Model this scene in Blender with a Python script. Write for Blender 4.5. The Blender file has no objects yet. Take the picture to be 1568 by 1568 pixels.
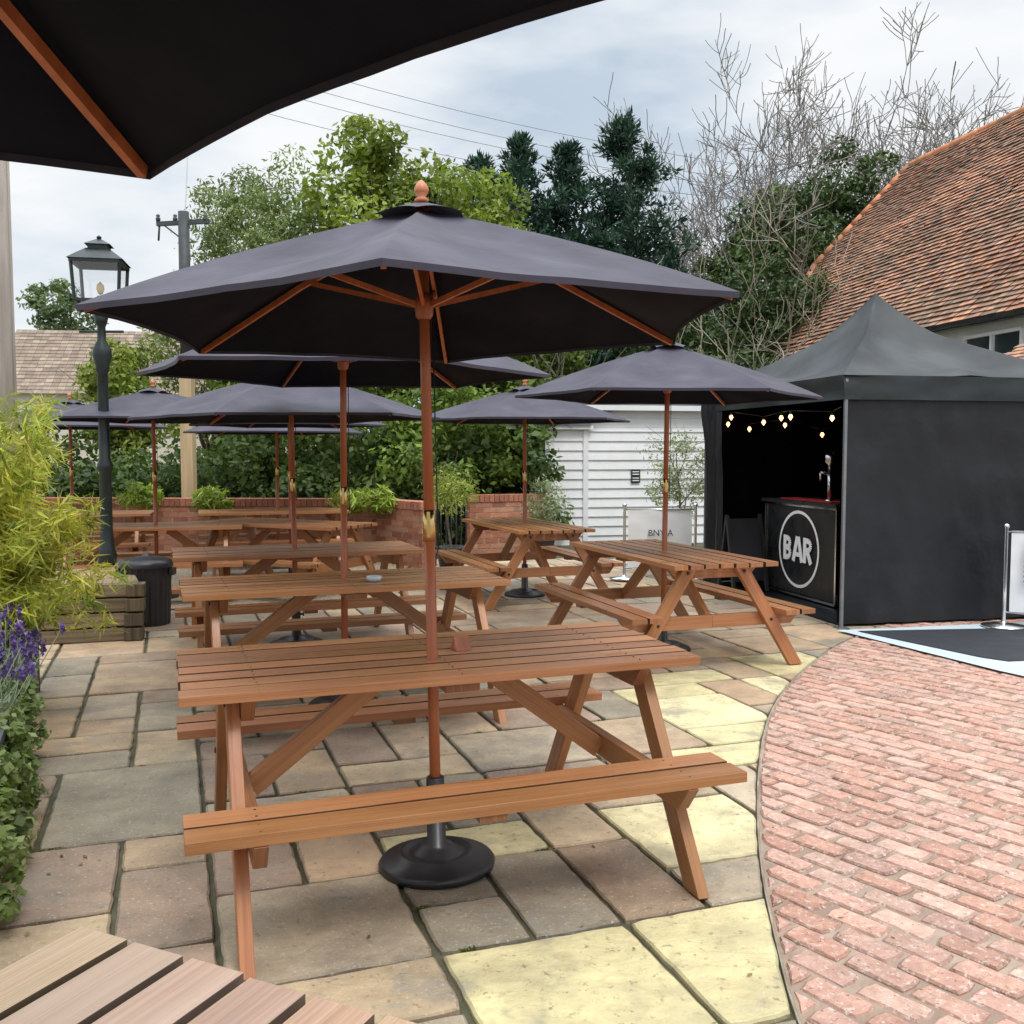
import bpy, math, random
import numpy as np
from mathutils import Vector, Matrix, noise
random.seed(7); rng=np.random.default_rng(7)
S=bpy.context.scene; COL=S.collection
R=math.radians
# ------------------------------------------------------------------ materials
def nt(name):
    m=bpy.data.materials.new(name); m.use_nodes=True
    n=m.node_tree.nodes; l=m.node_tree.links
    return m,n,l,n['Principled BSDF']
def mixc(n,l,fac,a,b,mode='MIX'):
    x=n.new('ShaderNodeMix'); x.data_type='RGBA'; x.blend_type=mode
    for sock,v in ((x.inputs[0],fac),(x.inputs[6],a),(x.inputs[7],b)):
        if hasattr(v,'is_output'): l.new(v,sock)
        elif isinstance(v,(int,float)): sock.default_value=v
        else: sock.default_value=(v[0],v[1],v[2],1)
    return x.outputs[2]
def noi(n,l,co,scale,detail=5,stretch=(1,1,1),rough=.55):
    mp=n.new('ShaderNodeMapping'); mp.inputs['Scale'].default_value=stretch; l.new(co,mp.inputs[0])
    t=n.new('ShaderNodeTexNoise'); t.inputs['Scale'].default_value=scale; t.inputs['Detail'].default_value=detail
    t.inputs['Roughness'].default_value=rough
    l.new(mp.outputs[0],t.inputs['Vector']); return t.outputs['Fac']
def ramp(n,l,f,a,b,c=0,d=1):
    r=n.new('ShaderNodeMapRange'); r.inputs[1].default_value=a; r.inputs[2].default_value=b; r.inputs[3].default_value=c; r.inputs[4].default_value=d; l.new(f,r.inputs[0]); return r.outputs[0]
def pmat(name,c1,c2=None,scale=5,rough=.7,bump=0,bscale=40,coord='Object',stretch=(1,1,1),metal=0,attr=False,spec=.5,bdist=.01,dirt=None,dscale=.7,damt=.6,sheen=0):
    m,n,l,p=nt(name); tc=n.new('ShaderNodeTexCoord'); co=tc.outputs[coord]
    c2=c2 or tuple(x*.75 for x in c1)
    f=ramp(n,l,noi(n,l,co,scale,3,stretch),.32,.68)
    c=mixc(n,l,f,c1,c2)
    if attr:
        a=n.new('ShaderNodeAttribute'); a.attribute_name='Col'; c=mixc(n,l,1.0,c,a.outputs['Color'],'MULTIPLY')
    if dirt:
        f2=ramp(n,l,noi(n,l,co,dscale,5,(1,1,1),.65),.45,.75)
        mm=n.new('ShaderNodeMath'); mm.operation='MULTIPLY'; mm.inputs[1].default_value=damt; l.new(f2,mm.inputs[0])
        c=mixc(n,l,mm.outputs[0],c,dirt)
    l.new(c,p.inputs['Base Color'])
    p.inputs['Metallic'].default_value=metal; p.inputs['Specular IOR Level'].default_value=spec
    l.new(ramp(n,l,f,0,1,max(.02,rough-.1),min(1,rough+.1)),p.inputs['Roughness'])
    if sheen: p.inputs['Sheen Weight'].default_value=sheen
    if bump:
        b=n.new('ShaderNodeBump'); b.inputs['Strength'].default_value=bump; b.inputs['Distance'].default_value=bdist
        l.new(noi(n,l,co,bscale,3,stretch),b.inputs['Height']); l.new(b.outputs[0],p.inputs['Normal'])
    return m
def leafmat(name,trans=.35,rough=.5):
    m,n,l,p=nt(name); a=n.new('ShaderNodeAttribute'); a.attribute_name='Col'
    l.new(a.outputs['Color'],p.inputs['Base Color']); p.inputs['Roughness'].default_value=rough
    p.inputs['Specular IOR Level'].default_value=.3
    t=n.new('ShaderNodeBsdfTranslucent'); c=mixc(n,l,1.0,a.outputs['Color'],(1.25,1.3,.6),'MULTIPLY'); l.new(c,t.inputs[0])
    mx=n.new('ShaderNodeMixShader'); mx.inputs[0].default_value=trans
    l.new(p.outputs[0],mx.inputs[1]); l.new(t.outputs[0],mx.inputs[2]); l.new(mx.outputs[0],n['Material Output'].inputs[0]); return m
def woodmat(name,c1,c2,rough):
    m,n,l,p=nt(name); tc=n.new('ShaderNodeTexCoord'); uv=tc.outputs['UV']
    g1=ramp(n,l,noi(n,l,uv,2.0,4,(.6,22,1)),.3,.7); g2=ramp(n,l,noi(n,l,uv,3.0,3,(.5,70,1)),.35,.65); big=ramp(n,l,noi(n,l,uv,1.5,3,(1,3,1)),.3,.75)
    c=mixc(n,l,g1,c1,c2); c=mixc(n,l,ramp(n,l,g2,0,1,0,.45),c,tuple(x*.55 for x in c2)); c=mixc(n,l,ramp(n,l,big,0,1,0,.45),c,(c1[0]*1.1,c1[1]*1.2,c1[2]*1.4))
    v=n.new('ShaderNodeTexVoronoi'); v.inputs['Scale'].default_value=1.0; mp=n.new('ShaderNodeMapping'); mp.inputs['Scale'].default_value=(2.6,7,1); l.new(uv,mp.inputs[0]); l.new(mp.outputs[0],v.inputs['Vector'])
    c=mixc(n,l,ramp(n,l,v.outputs['Distance'],.03,.10,.75,0),c,(.10,.035,.012))
    a=n.new('ShaderNodeAttribute'); a.attribute_name='Col'; c=mixc(n,l,1.0,c,a.outputs['Color'],'MULTIPLY'); l.new(c,p.inputs['Base Color'])
    l.new(ramp(n,l,big,0,1,rough-.08,rough+.12),p.inputs['Roughness'])
    b=n.new('ShaderNodeBump'); b.inputs['Strength'].default_value=.35; b.inputs['Distance'].default_value=.002; l.new(g2,b.inputs['Height']); l.new(b.outputs[0],p.inputs['Normal']); return m
WOOD=woodmat('oiled_pine',(.52,.23,.09),(.32,.12,.045),.33)
WOOD2=woodmat('weathered_pine',(.82,.56,.38),(.62,.37,.23),.45)
POLEW=pmat('red_hardwood',(.44,.13,.05),(.30,.08,.03),scale=4,rough=.35,stretch=(6,6,.6))
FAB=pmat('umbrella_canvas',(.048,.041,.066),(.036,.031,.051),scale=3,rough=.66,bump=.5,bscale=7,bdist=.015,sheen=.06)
FABU=pmat('umbrella_lining',(.0045,.005,.012),(.0035,.004,.009),scale=3,rough=.9,bump=.3,bscale=9,bdist=.01,spec=.2)  # same canvas seen from below, with its shade put into the colour
BLK=pmat('black_plastic',(.018,.019,.021),(.028,.028,.03),scale=8,rough=.4)
BLKM=pmat('black_painted_iron',(.012,.014,.015),(.02,.022,.022),scale=8,rough=.35,bump=.1)
LAMPG=pmat('dark_green_iron',(.012,.020,.020),(.018,.026,.026),scale=8,rough=.35,bump=.1)
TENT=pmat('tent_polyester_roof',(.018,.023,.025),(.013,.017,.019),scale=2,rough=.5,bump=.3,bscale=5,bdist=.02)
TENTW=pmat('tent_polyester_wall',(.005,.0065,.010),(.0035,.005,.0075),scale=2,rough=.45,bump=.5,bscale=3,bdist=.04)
TENTI=pmat('tent_lining',(.003,.003,.004),(.002,.002,.003),scale=2,rough=.9,spec=.1)
BRASS=pmat('brass',(.75,.52,.22),(.6,.4,.16),rough=.3,metal=1)
TERRA=pmat('finial_wood',(.60,.23,.12),(.5,.17,.08),rough=.4)
CHROME=pmat('chrome',(.75,.76,.78),(.6,.62,.64),rough=.18,metal=1)
WHITE=pmat('white_painted_board',(.82,.83,.84),(.75,.77,.78),scale=3,rough=.55,bump=.1,dirt=(.58,.58,.54),dscale=2,damt=.3)
WPRINT=pmat('white_banner_print',(.84,.84,.84),(.78,.79,.80),scale=2,rough=.6,bump=.3,bscale=4)
GREYT=pmat('grey_roof_felt',(.16,.19,.21),(.11,.13,.15),scale=3,rough=.7)
LEAF=leafmat('leaf_mix'); LEAFD=leafmat('leaf_dark',.2,.5)
BARK=pmat('bark',(.20,.17,.13),(.11,.09,.07),scale=8,rough=.9,bump=.6,stretch=(3,3,.6))
TWIG=pmat('bare_twig',(.30,.27,.25),(.20,.18,.16),scale=3,rough=.9)
TWIG2=pmat('pale_twig',(.42,.38,.28),(.3,.27,.2))
GLASS,_n,_l,_p=nt('window_glass'); _p.inputs['Base Color'].default_value=(.03,.04,.045,1); _p.inputs['Roughness'].default_value=.06
RED=pmat('red_bar_towel',(.45,.02,.02),(.35,.015,.015),rough=.8)
# ------------------------------------------------------------------ builders
def empty(name,loc=(0,0,0),rz=0):
    o=bpy.data.objects.new(name,None); o.location=loc; o.rotation_euler=(0,0,rz); COL.objects.link(o); return o
def obj(name,me,par=None,loc=(0,0,0),rot=(0,0,0)):
    o=bpy.data.objects.new(name,me); o.location=loc; o.rotation_euler=rot; COL.objects.link(o)
    if par: o.parent=par
    return o
class MB:
    def __init__(s): s.v=[];s.f=[];s.uv=[];s.c=[];s.mi=[];s.sm=[]
    def face(s,pts,uv=None,col=(1,1,1),mi=0,sm=False):
        i=len(s.v); s.v+= [tuple(p) for p in pts]; s.f.append(list(range(i,i+len(pts))))
        s.uv+= uv or [(p[0],p[1]) for p in pts]; s.c+=[(col[0],col[1],col[2],1)]*len(pts); s.mi.append(mi); s.sm.append(sm)
    def shared(s,verts,faces,col=(1,1,1),mi=0,sm=True):
        i=len(s.v); s.v+=[tuple(p) for p in verts]
        for f in faces:
            s.f.append([i+k for k in f]); s.uv+=[(verts[k][0],verts[k][1]) for k in f]; s.c+=[(col[0],col[1],col[2],1)]*len(f); s.mi.append(mi); s.sm.append(sm)
    def box8(s,P,col=(1,1,1),mi=0,sides=None):
        i=len(s.v); s.v+=[tuple(p) for p in P]; ou,ov=random.random()*9,random.random()*9
        L=(Vector(P[4])-Vector(P[0])).length; W=(Vector(P[1])-Vector(P[0])).length; H=(Vector(P[2])-Vector(P[1])).length
        acc=[0,W,W+H,2*W+H,2*W+2*H]
        for k in range(4):
            a,b=k,(k+1)%4; s.f.append([i+a,i+b,i+b+4,i+a+4]); s.mi.append(mi); s.sm.append(False)
            q=1 if not sides else {1:sides[0],3:sides[1]}.get(k,1)  # colour factor for side faces, paints in the shade between planks
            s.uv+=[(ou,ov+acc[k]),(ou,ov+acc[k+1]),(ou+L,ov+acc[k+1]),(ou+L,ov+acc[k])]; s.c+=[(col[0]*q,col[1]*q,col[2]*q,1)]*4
        for f in ([3,2,1,0],[4,5,6,7]):
            s.f.append([i+k for k in f]); s.mi.append(mi); s.sm.append(False)
            s.uv+=[(ou+.0,ov),(ou+.0,ov+W),(ou+.03,ov+W),(ou+.03,ov)]; s.c+=[(col[0]*.8,col[1]*.8,col[2]*.8,1)]*4
    def beam(s,p0,p1,w,h,up=(0,0,1),col=(1,1,1),mi=0,sides=None):
        p0=Vector(p0);p1=Vector(p1);d=(p1-p0).normalized();sd=d.cross(Vector(up))
        if sd.length<1e-4: sd=d.cross(Vector((0,1,0)))
        sd.normalize();u=sd.cross(d).normalized()
        q=[-sd*w/2-u*h/2, sd*w/2-u*h/2, sd*w/2+u*h/2, -sd*w/2+u*h/2]
        s.box8([p0+a for a in q]+[p1+a for a in q],col,mi,sides)
    def box(s,c,sz,col=(1,1,1),mi=0):
        x,y,z=sz; 
        if x>=y and x>=z: a=Vector((x/2,0,0)); s.beam(Vector(c)-a,Vector(c)+a,y,z,(0,0,1),col,mi)
        elif y>=z: a=Vector((0,y/2,0)); s.beam(Vector(c)-a,Vector(c)+a,x,z,(0,0,1),col,mi)
        else: a=Vector((0,0,z/2)); s.beam(Vector(c)-a,Vector(c)+a,x,y,(0,1,0),col,mi)
    def lathe(s,prof,c=(0,0,0),seg=28,mi=0,col=(1,1,1),sm=True):
        vs=[];n=len(prof)
        for k in range(seg):
            a=2*math.pi*k/seg
            for r,z in prof: vs.append((c[0]+r*math.cos(a),c[1]+r*math.sin(a),c[2]+z))
        fs=[]
        for k in range(seg):
            k2=(k+1)%seg
            for j in range(n-1): fs.append([k*n+j,k2*n+j,k2*n+j+1,k*n+j+1])
        s.shared(vs,fs,col,mi,sm)
    def tube(s,p0,p1,r,seg=10,mi=0,r1=None,col=(1,1,1)):
        p0=Vector(p0);p1=Vector(p1);d=(p1-p0).normalized();a=d.orthogonal().normalized();b=d.cross(a);r1=r if r1 is None else r1
        vs=[];fs=[]
        for k in range(seg):
            t=2*math.pi*k/seg;o=a*math.cos(t)+b*math.sin(t); vs+=[p0+o*r,p1+o*r1]
        for k in range(seg):
            k2=(k+1)%seg; fs.append([2*k,2*k2,2*k2+1,2*k+1])
        fs.append([2*k for k in range(seg)][::-1]); fs.append([2*k+1 for k in range(seg)])
        s.shared(vs,fs,col,mi,True)
    def mesh(s,name,mats):
        me=bpy.data.meshes.new(name); me.from_pydata(s.v,[],s.f)
        for m in (mats if isinstance(mats,(list,tuple)) else [mats]): me.materials.append(m)
        u=me.uv_layers.new(name='UVMap'); u.data.foreach_set('uv',np.array(s.uv,dtype=np.float32).ravel())
        c=me.color_attributes.new('Col','FLOAT_COLOR','CORNER'); c.data.foreach_set('color',np.array(s.c,dtype=np.float32).ravel())
        me.polygons.foreach_set('material_index',s.mi); me.polygons.foreach_set('use_smooth',s.sm); me.update(); return me
def tint(lo=.8,hi=1.15): 
    a=random.uniform(lo,hi); return (a,a*random.uniform(.95,1.04),a*random.uniform(.9,1.06))
def bev(o,w=.004,seg=2):
    b=o.modifiers.new('bevel','BEVEL'); b.width=w; b.segments=seg; b.limit_method='ANGLE'; b.angle_limit=R(40); return o
# ------------------------------------------------------------------ camera / world / sun
cam=bpy.data.cameras.new('camera'); co=bpy.data.objects.new('camera',cam); COL.objects.link(co)
cam.lens=34.4; cam.sensor_width=36; cam.clip_end=2000; cam.clip_start=.05
co.location=(0,0,1.5); co.rotation_euler=(R(90-3.6),0,0); S.camera=co
w=bpy.data.worlds.new('World'); S.world=w; w.use_nodes=True; n=w.node_tree.nodes; l=w.node_tree.links
bg=n['Background']; sky=n.new('ShaderNodeTexSky'); sky.sky_type='NISHITA'; sky.sun_disc=False
SE,SA=58,150
sky.sun_elevation=R(SE); sky.sun_rotation=R(SA); l.new(sky.outputs[0],bg.inputs[0]); bg.inputs[1].default_value=.13
tc=n.new('ShaderNodeTexCoord'); G=tc.outputs['Generated']
f1_=noi(n,l,G,1.9,6,(1.5,1.5,4.6),.52)
cr=n.new('ShaderNodeValToRGB'); cr.color_ramp.elements[0].position=.34; cr.color_ramp.elements[0].color=(.56,.66,.77,1)
cr.color_ramp.elements[1].position=.57; cr.color_ramp.elements[1].color=(.95,.97,.99,1); e_=cr.color_ramp.elements.new(.46); e_.color=(.79,.85,.91,1)
l.new(f1_,cr.inputs[0])
sx=n.new('ShaderNodeSeparateXYZ'); l.new(G,sx.inputs[0])
zb=ramp(n,l,sx.outputs[2],.42,1.0,1.0,3.3)
bg2=n.new('ShaderNodeBackground'); l.new(cr.outputs[0],bg2.inputs[0]); l.new(zb,bg2.inputs[1])
t2=noi(n,l,G,1.3,3,(1.5,1.5,4))
mx=n.new('ShaderNodeMixShader'); l.new(ramp(n,l,t2,.3,.5,.75,1),mx.inputs[0]); l.new(bg.outputs[0],mx.inputs[1]); l.new(bg2.outputs[0],mx.inputs[2]); l.new(mx.outputs[0],n['World Output'].inputs[0])
sd=bpy.data.lights.new('sun','SUN'); sd.energy=1.5; sd.angle=R(16); sd.color=(1,.96,.9); so=bpy.data.objects.new('sun',sd); COL.objects.link(so)
az=R(SA); dv=Vector((math.sin(az)*math.cos(R(SE)),math.cos(az)*math.cos(R(SE)),math.sin(R(SE))))
so.rotation_euler=dv.to_track_quat('Z','Y').to_euler(); so.location=(0,0,30)
S.view_settings.view_transform='Standard'; S.view_settings.look='None'; S.view_settings.exposure=0
# ------------------------------------------------------------------ ground
GR=pmat('earth_and_grass',(.09,.11,.045),(.13,.11,.07),scale=.8,rough=1,bump=.5,bscale=10)
m=MB(); m.face([(-300,-100,-.03),(300,-100,-.03),(300,500,-.03),(-300,500,-.03)]); obj('ground',m.mesh('ground',GR))
SAND=pmat('joint_sand',(.13,.115,.07),(.055,.06,.03),scale=4,rough=1,bump=.8,bscale=60)
SAND2=pmat('pale_joint_sand',(.46,.36,.28),(.26,.18,.13),scale=3,rough=1,bump=.8,bscale=60)
GRAV=pmat('gravel',(.50,.42,.31),(.24,.19,.13),scale=55,rough=1,bump=1,bscale=60,bdist=.02)
m=MB(); m.face([(-9,-3,0),(10,-3,0),(10,16,0),(-9,16,0)]); obj('patio_base',m.mesh('patio_base',SAND))
m=MB(); m.face([(-8.5,9.3,.028),(-2.6,9.0,.028),(-1.5,9.6,.028),(-1.2,14.2,.028),(-8.5,14.2,.028)]); obj('gravel_bed',m.mesh('gravel_bed',GRAV))
EDGE=[(5.2,10.6),(2.69,7.76),(1.85,6.35),(1.43,5.41),(1.107,4.33),(.894,3.43),(.80,2.84),(.749,2.48),(.70,1.5),(.70,-2)]
def smooth(P,k=2):
    for _ in range(k):
        Q=[P[0]]
        for a,b in zip(P,P[1:]): Q+=[(a[0]*.75+b[0]*.25,a[1]*.75+b[1]*.25),(a[0]*.25+b[0]*.75,a[1]*.25+b[1]*.75)]
        P=Q+[P[-1]]
    return P
E2=smooth(EDGE)
m=MB(); m.face([(x,y,.013) for x,y in E2]+[(12,-2,.013),(12,10.6,.013)]); obj('brick_bedding',m.mesh('brick_bedding',SAND2))
def clip(poly,a,b,keep_left,off=0):
    dx,dy=b[0]-a[0],b[1]-a[1]; L=math.hypot(dx,dy); sg=1 if keep_left else -1
    f=lambda p: sg*(dx*(p[1]-a[1])-dy*(p[0]-a[0]))/L-off
    out=[]
    for i in range(len(poly)):
        p,q=poly[i],poly[(i+1)%len(poly)]; fp,fq=f(p),f(q)
        if fp>=0: out.append(p)
        if fp*fq<0: t=fp/(fp-fq); out.append((p[0]+(q[0]-p[0])*t,p[1]+(q[1]-p[1])*t))
    return out
def area(P): return .5*sum(P[i][0]*P[(i+1)%len(P)][1]-P[(i+1)%len(P)][0]*P[i][1] for i in range(len(P)))
def nearest(c):
    best=None
    for a,b in zip(E2,E2[1:]):
        dx,dy=b[0]-a[0],b[1]-a[1];t=max(0,min(1,((c[0]-a[0])*dx+(c[1]-a[1])*dy)/(dx*dx+dy*dy)))
        d=math.hypot(c[0]-a[0]-dx*t,c[1]-a[1]-dy*t)
        if best is None or d<best[0]: best=(d,a,b)
    return best
def prism(mb,P,z,ins,col,jit=.002,tilt=.002,rag=0):
    if len(P)<3 or abs(area(P))<.0012: return
    if area(P)<0: P=P[::-1]
    cx=sum(p[0] for p in P)/len(P);cy=sum(p[1] for p in P)/len(P)
    if rag:
        Q=[]
        for i,p in enumerate(P):
            q=P[(i+1)%len(P)]; L=math.hypot(q[0]-p[0],q[1]-p[1]); k=max(1,int(L/.045))
            for j in range(k):
                t=j/k; x,y=p[0]+(q[0]-p[0])*t,p[1]+(q[1]-p[1])*t
                if j==0: rr=random.uniform(.004,.014)
                else: rr=abs(random.gauss(0,rag))
                dd=math.hypot(cx-x,cy-y); Q.append((x+(cx-x)/dd*rr,y+(cy-y)/dd*rr))
        P=Q
    z+=random.uniform(-jit,jit); tx,ty=random.uniform(-tilt,tilt),random.uniform(-tilt,tilt)
    def Z(x,y): return z+(x-cx)*tx*3+(y-cy)*ty*3
    top=[];mid=[]
    for p in P:
        d=math.hypot(cx-p[0],cy-p[1]);k=ins*1.4/max(d,.02); q=(p[0]+(cx-p[0])*k,p[1]+(cy-p[1])*k)
        top.append((q[0],q[1],Z(*q))); mid.append((p[0],p[1],Z(*p)-ins*.9))
    n_=len(P); low=[(p[0],p[1],0.0) for p in mid]
    vs=top+mid+low
    mb.shared(vs,[list(range(n_))],col,0,False)
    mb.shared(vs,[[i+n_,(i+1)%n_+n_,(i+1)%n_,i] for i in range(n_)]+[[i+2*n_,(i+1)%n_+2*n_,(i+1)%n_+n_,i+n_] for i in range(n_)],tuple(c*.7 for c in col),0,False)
ang=R(19.3); e1=(math.cos(ang),math.sin(ang)); e2=(-math.sin(ang),math.cos(ang))
W2=lambda p,q:(p*e1[0]+q*e2[0],p*e1[1]+q*e2[1])
inv=lambda x,y:(x*e1[0]+y*e1[1],x*e2[0]+y*e2[1])
g=.305; P0,Q0=-6.5,-1.2; NP,NQ=int(15/g),int(16.5/g); occ=np.zeros((NP,NQ),bool); slabs=[]
off=inv(-.219,2.8); P0=off[0]-round((off[0]-P0)/g)*g; Q0=off[1]-round((off[1]-Q0)/g)*g
def put(i,j,a,b,light):
    if i<0 or j<0 or i+a>NP or j+b>NQ or occ[i:i+a,j:j+b].any(): return False
    occ[i:i+a,j:j+b]=True; slabs.append((i,j,a,b,light)); return True
for (x,y,a,b) in [(.03,2.62,2,2),(.60,2.80,2,2),(.0,2.1,2,2),(-.072,3.64,2,1),(.64,3.62,2,2),(.93,4.21,2,2),(1.11,5.04,2,1),(.95,5.54,2,2),(1.27,6.35,2,1),(1.8,6.74,2,2),(1.0,4.7,2,1),(.66,1.9,2,2),(1.6,6.0,1,2),(.9,6.0,2,1)]:
    p,q=inv(x,y); put(round((p-P0)/g-a/2),round((q-Q0)/g-b/2),a,b,True)
for j in range(NQ):
    for i in range(NP):
        if occ[i,j]: continue
        ch=random.choices([(2,2),(2,1),(1,2),(3,2),(2,3),(1,1)],[3,6,4,1,.6,2])[0]
        if not put(i,j,*ch,False):
            if not (random.random()<.7 and put(i,j,2,1,False)):
                if not put(i,j,1,2,False): put(i,j,1,1,False)
m=MB(); corners=[]
base=[(.50,.37,.235),(.44,.32,.21),(.56,.43,.28),(.44,.36,.26),(.36,.31,.235),(.52,.37,.24),(.33,.285,.21),(.56,.42,.28),(.40,.29,.20),(.50,.41,.30),(.37,.27,.20)]
for (i,j,a,b,lt) in slabs:
    gp=.0065
    x0,x1=P0+i*g+gp+random.uniform(-.002,.003),P0+(i+a)*g-gp; y0,y1=Q0+j*g+gp,Q0+(j+b)*g-gp+random.uniform(-.003,.002)
    P=[W2(x0,y0),W2(x1,y0),W2(x1,y1),W2(x0,y1)]
    c=W2((x0+x1)/2,(y0+y1)/2); 
    if c[1]<-1 or c[1]>13.6 or c[0]<-8 or c[0]>6: continue
    d,A,B=nearest(c)
    if d<.8: P=clip(P,A,B,False,.010)
    else:
        if (B[0]-A[0])*(c[1]-A[1])-(B[1]-A[1])*(c[0]-A[0])>0: continue
        corners.append((P[0],W2(x1,y0)))
    k=random.uniform(.85,1.12)
    col=(.80*min(k,1.03),.71*min(k,1.03),.40*k) if lt else tuple(v*k for v in random.choice(base))
    prism(m,P,.017,.006,col,.0028,.0028,.0034)
SLAB,n,l,p=nt('sandstone'); tc=n.new('ShaderNodeTexCoord'); o_=tc.outputs['Object']; a=n.new('ShaderNodeAttribute'); a.attribute_name='Col'
c=mixc(n,l,ramp(n,l,noi(n,l,o_,3.5,6,rough=.62),.32,.68),(1.18,1.16,1.10),(.68,.67,.68)); c=mixc(n,l,1.,c,a.outputs['Color'],'MULTIPLY')
c=mixc(n,l,ramp(n,l,noi(n,l,o_,1.3,5,rough=.75),.5,.70,0,.5),c,(.17,.155,.11))
c=mixc(n,l,ramp(n,l,noi(n,l,o_,2.6,5,rough=.75),.55,.63,0,.4),c,(.30,.28,.24))
wv=noi(n,l,o_,1.7,3,(1,2.2,1)); w1=n.new('ShaderNodeMath'); w1.operation='SUBTRACT'; w1.inputs[1].default_value=.5; l.new(wv,w1.inputs[0]); w2=n.new('ShaderNodeMath'); w2.operation='ABSOLUTE'; l.new(w1.outputs[0],w2.inputs[0])
c=mixc(n,l,ramp(n,l,w2.outputs[0],0,.02,.22,0),c,(.36,.24,.12))
c=mixc(n,l,ramp(n,l,noi(n,l,o_,90,2),.60,.75,0,.6),c,(.62,.56,.45)); c=mixc(n,l,ramp(n,l,noi(n,l,o_,35,3,rough=.7),.60,.70,0,.6),c,(.15,.13,.09))
l.new(c,p.inputs['Base Color']); l.new(ramp(n,l,noi(n,l,o_,2.2,3),.3,.7,.5,.85),p.inputs['Roughness'])
b=n.new('ShaderNodeBump'); b.inputs['Strength'].default_value=1.0; b.inputs['Distance'].default_value=.018; l.new(noi(n,l,o_,8,7,rough=.64),b.inputs['Height']); l.new(b.outputs[0],p.inputs['Normal'])
obj('stone_paving',m.mesh('stone_paving',SLAB))
# brick paving
m=MB(); ba=R(-52); f1=(math.cos(ba),math.sin(ba)); f2=(-math.sin(ba),math.cos(ba))
bl,bw=.212,.106
for r_ in range(-50,110):
    for k in range(-45,60):
        x0=(k+(.5 if r_%2 else 0)+random.uniform(-.03,.03))*bl; y0=r_*bw
        cc=(x0+bl/2,y0+bw/2); c=(cc[0]*f1[0]+cc[1]*f2[0],cc[0]*f1[1]+cc[1]*f2[1])
        if c[0]<.4 or c[0]>7 or c[1]<.2 or c[1]>11: continue
        if c[0]/max(c[1],.5)>.75: continue
        P=[(x0+.0045,y0+.0045),(x0+bl-.0045,y0+.0045),(x0+bl-.0045,y0+bw-.0045),(x0+.0045,y0+bw-.0045)]
        P=[(u*f1[0]+v*f2[0],u*f1[1]+v*f2[1]) for u,v in P]
        d,A,B=nearest(c); side=(B[0]-A[0])*(c[1]-A[1])-(B[1]-A[1])*(c[0]-A[0])>0
        if d>.3 and not side: continue
        if d<.3:
            for A,B in zip(E2,E2[1:]):
                P=clip(P,A,B,True,.006)
                if len(P)<3: break
        if len(P)<3: continue
        h=random.uniform(.85,1.12); base_=random.choice([(.60,.34,.25),(.64,.38,.29),(.56,.31,.23),(.62,.38,.30),(.58,.36,.285),(.66,.43,.34)])
        prism(m,P,.021,.007,tuple(v*h for v in base_),.0035,.008,.0016)
BRK,n,l,p=nt('brick_paver'); tc=n.new('ShaderNodeTexCoord'); o_=tc.outputs['Object']; a=n.new('ShaderNodeAttribute'); a.attribute_name='Col'
c=mixc(n,l,ramp(n,l,noi(n,l,o_,14,6,rough=.65),.3,.7),(1.15,1.15,1.15),(.74,.70,.68)); c=mixc(n,l,1.,c,a.outputs['Color'],'MULTIPLY')
c=mixc(n,l,ramp(n,l,noi(n,l,o_,42,4,rough=.75),.54,.64,0,.7),c,(.76,.65,.58)); c=mixc(n,l,ramp(n,l,noi(n,l,o_,60,3,rough=.7),.61,.68,0,.85),c,(.17,.11,.09)); c=mixc(n,l,ramp(n,l,noi(n,l,o_,1.1,5,rough=.7),.55,.8,0,.5),c,(.32,.22,.17))
l.new(c,p.inputs['Base Color']); p.inputs['Roughness'].default_value=.8
b=n.new('ShaderNodeBump'); b.inputs['Strength'].default_value=1; b.inputs['Distance'].default_value=.012; l.new(noi(n,l,o_,40,6,rough=.65),b.inputs['Height']); l.new(b.outputs[0],p.inputs['Normal'])
obj('brick_paving',m.mesh('brick_paving',BRK))
m=MB(); MORT=pmat('mortar',(.42,.36,.28),(.22,.18,.13),scale=8,rough=1,bump=.5)
for A,B in zip(E2,E2[1:]): m.beam((A[0],A[1],.003),(B[0],B[1],.003),.014,.018)
obj('paving_edging',m.mesh('paving_edging',MORT))
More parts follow.
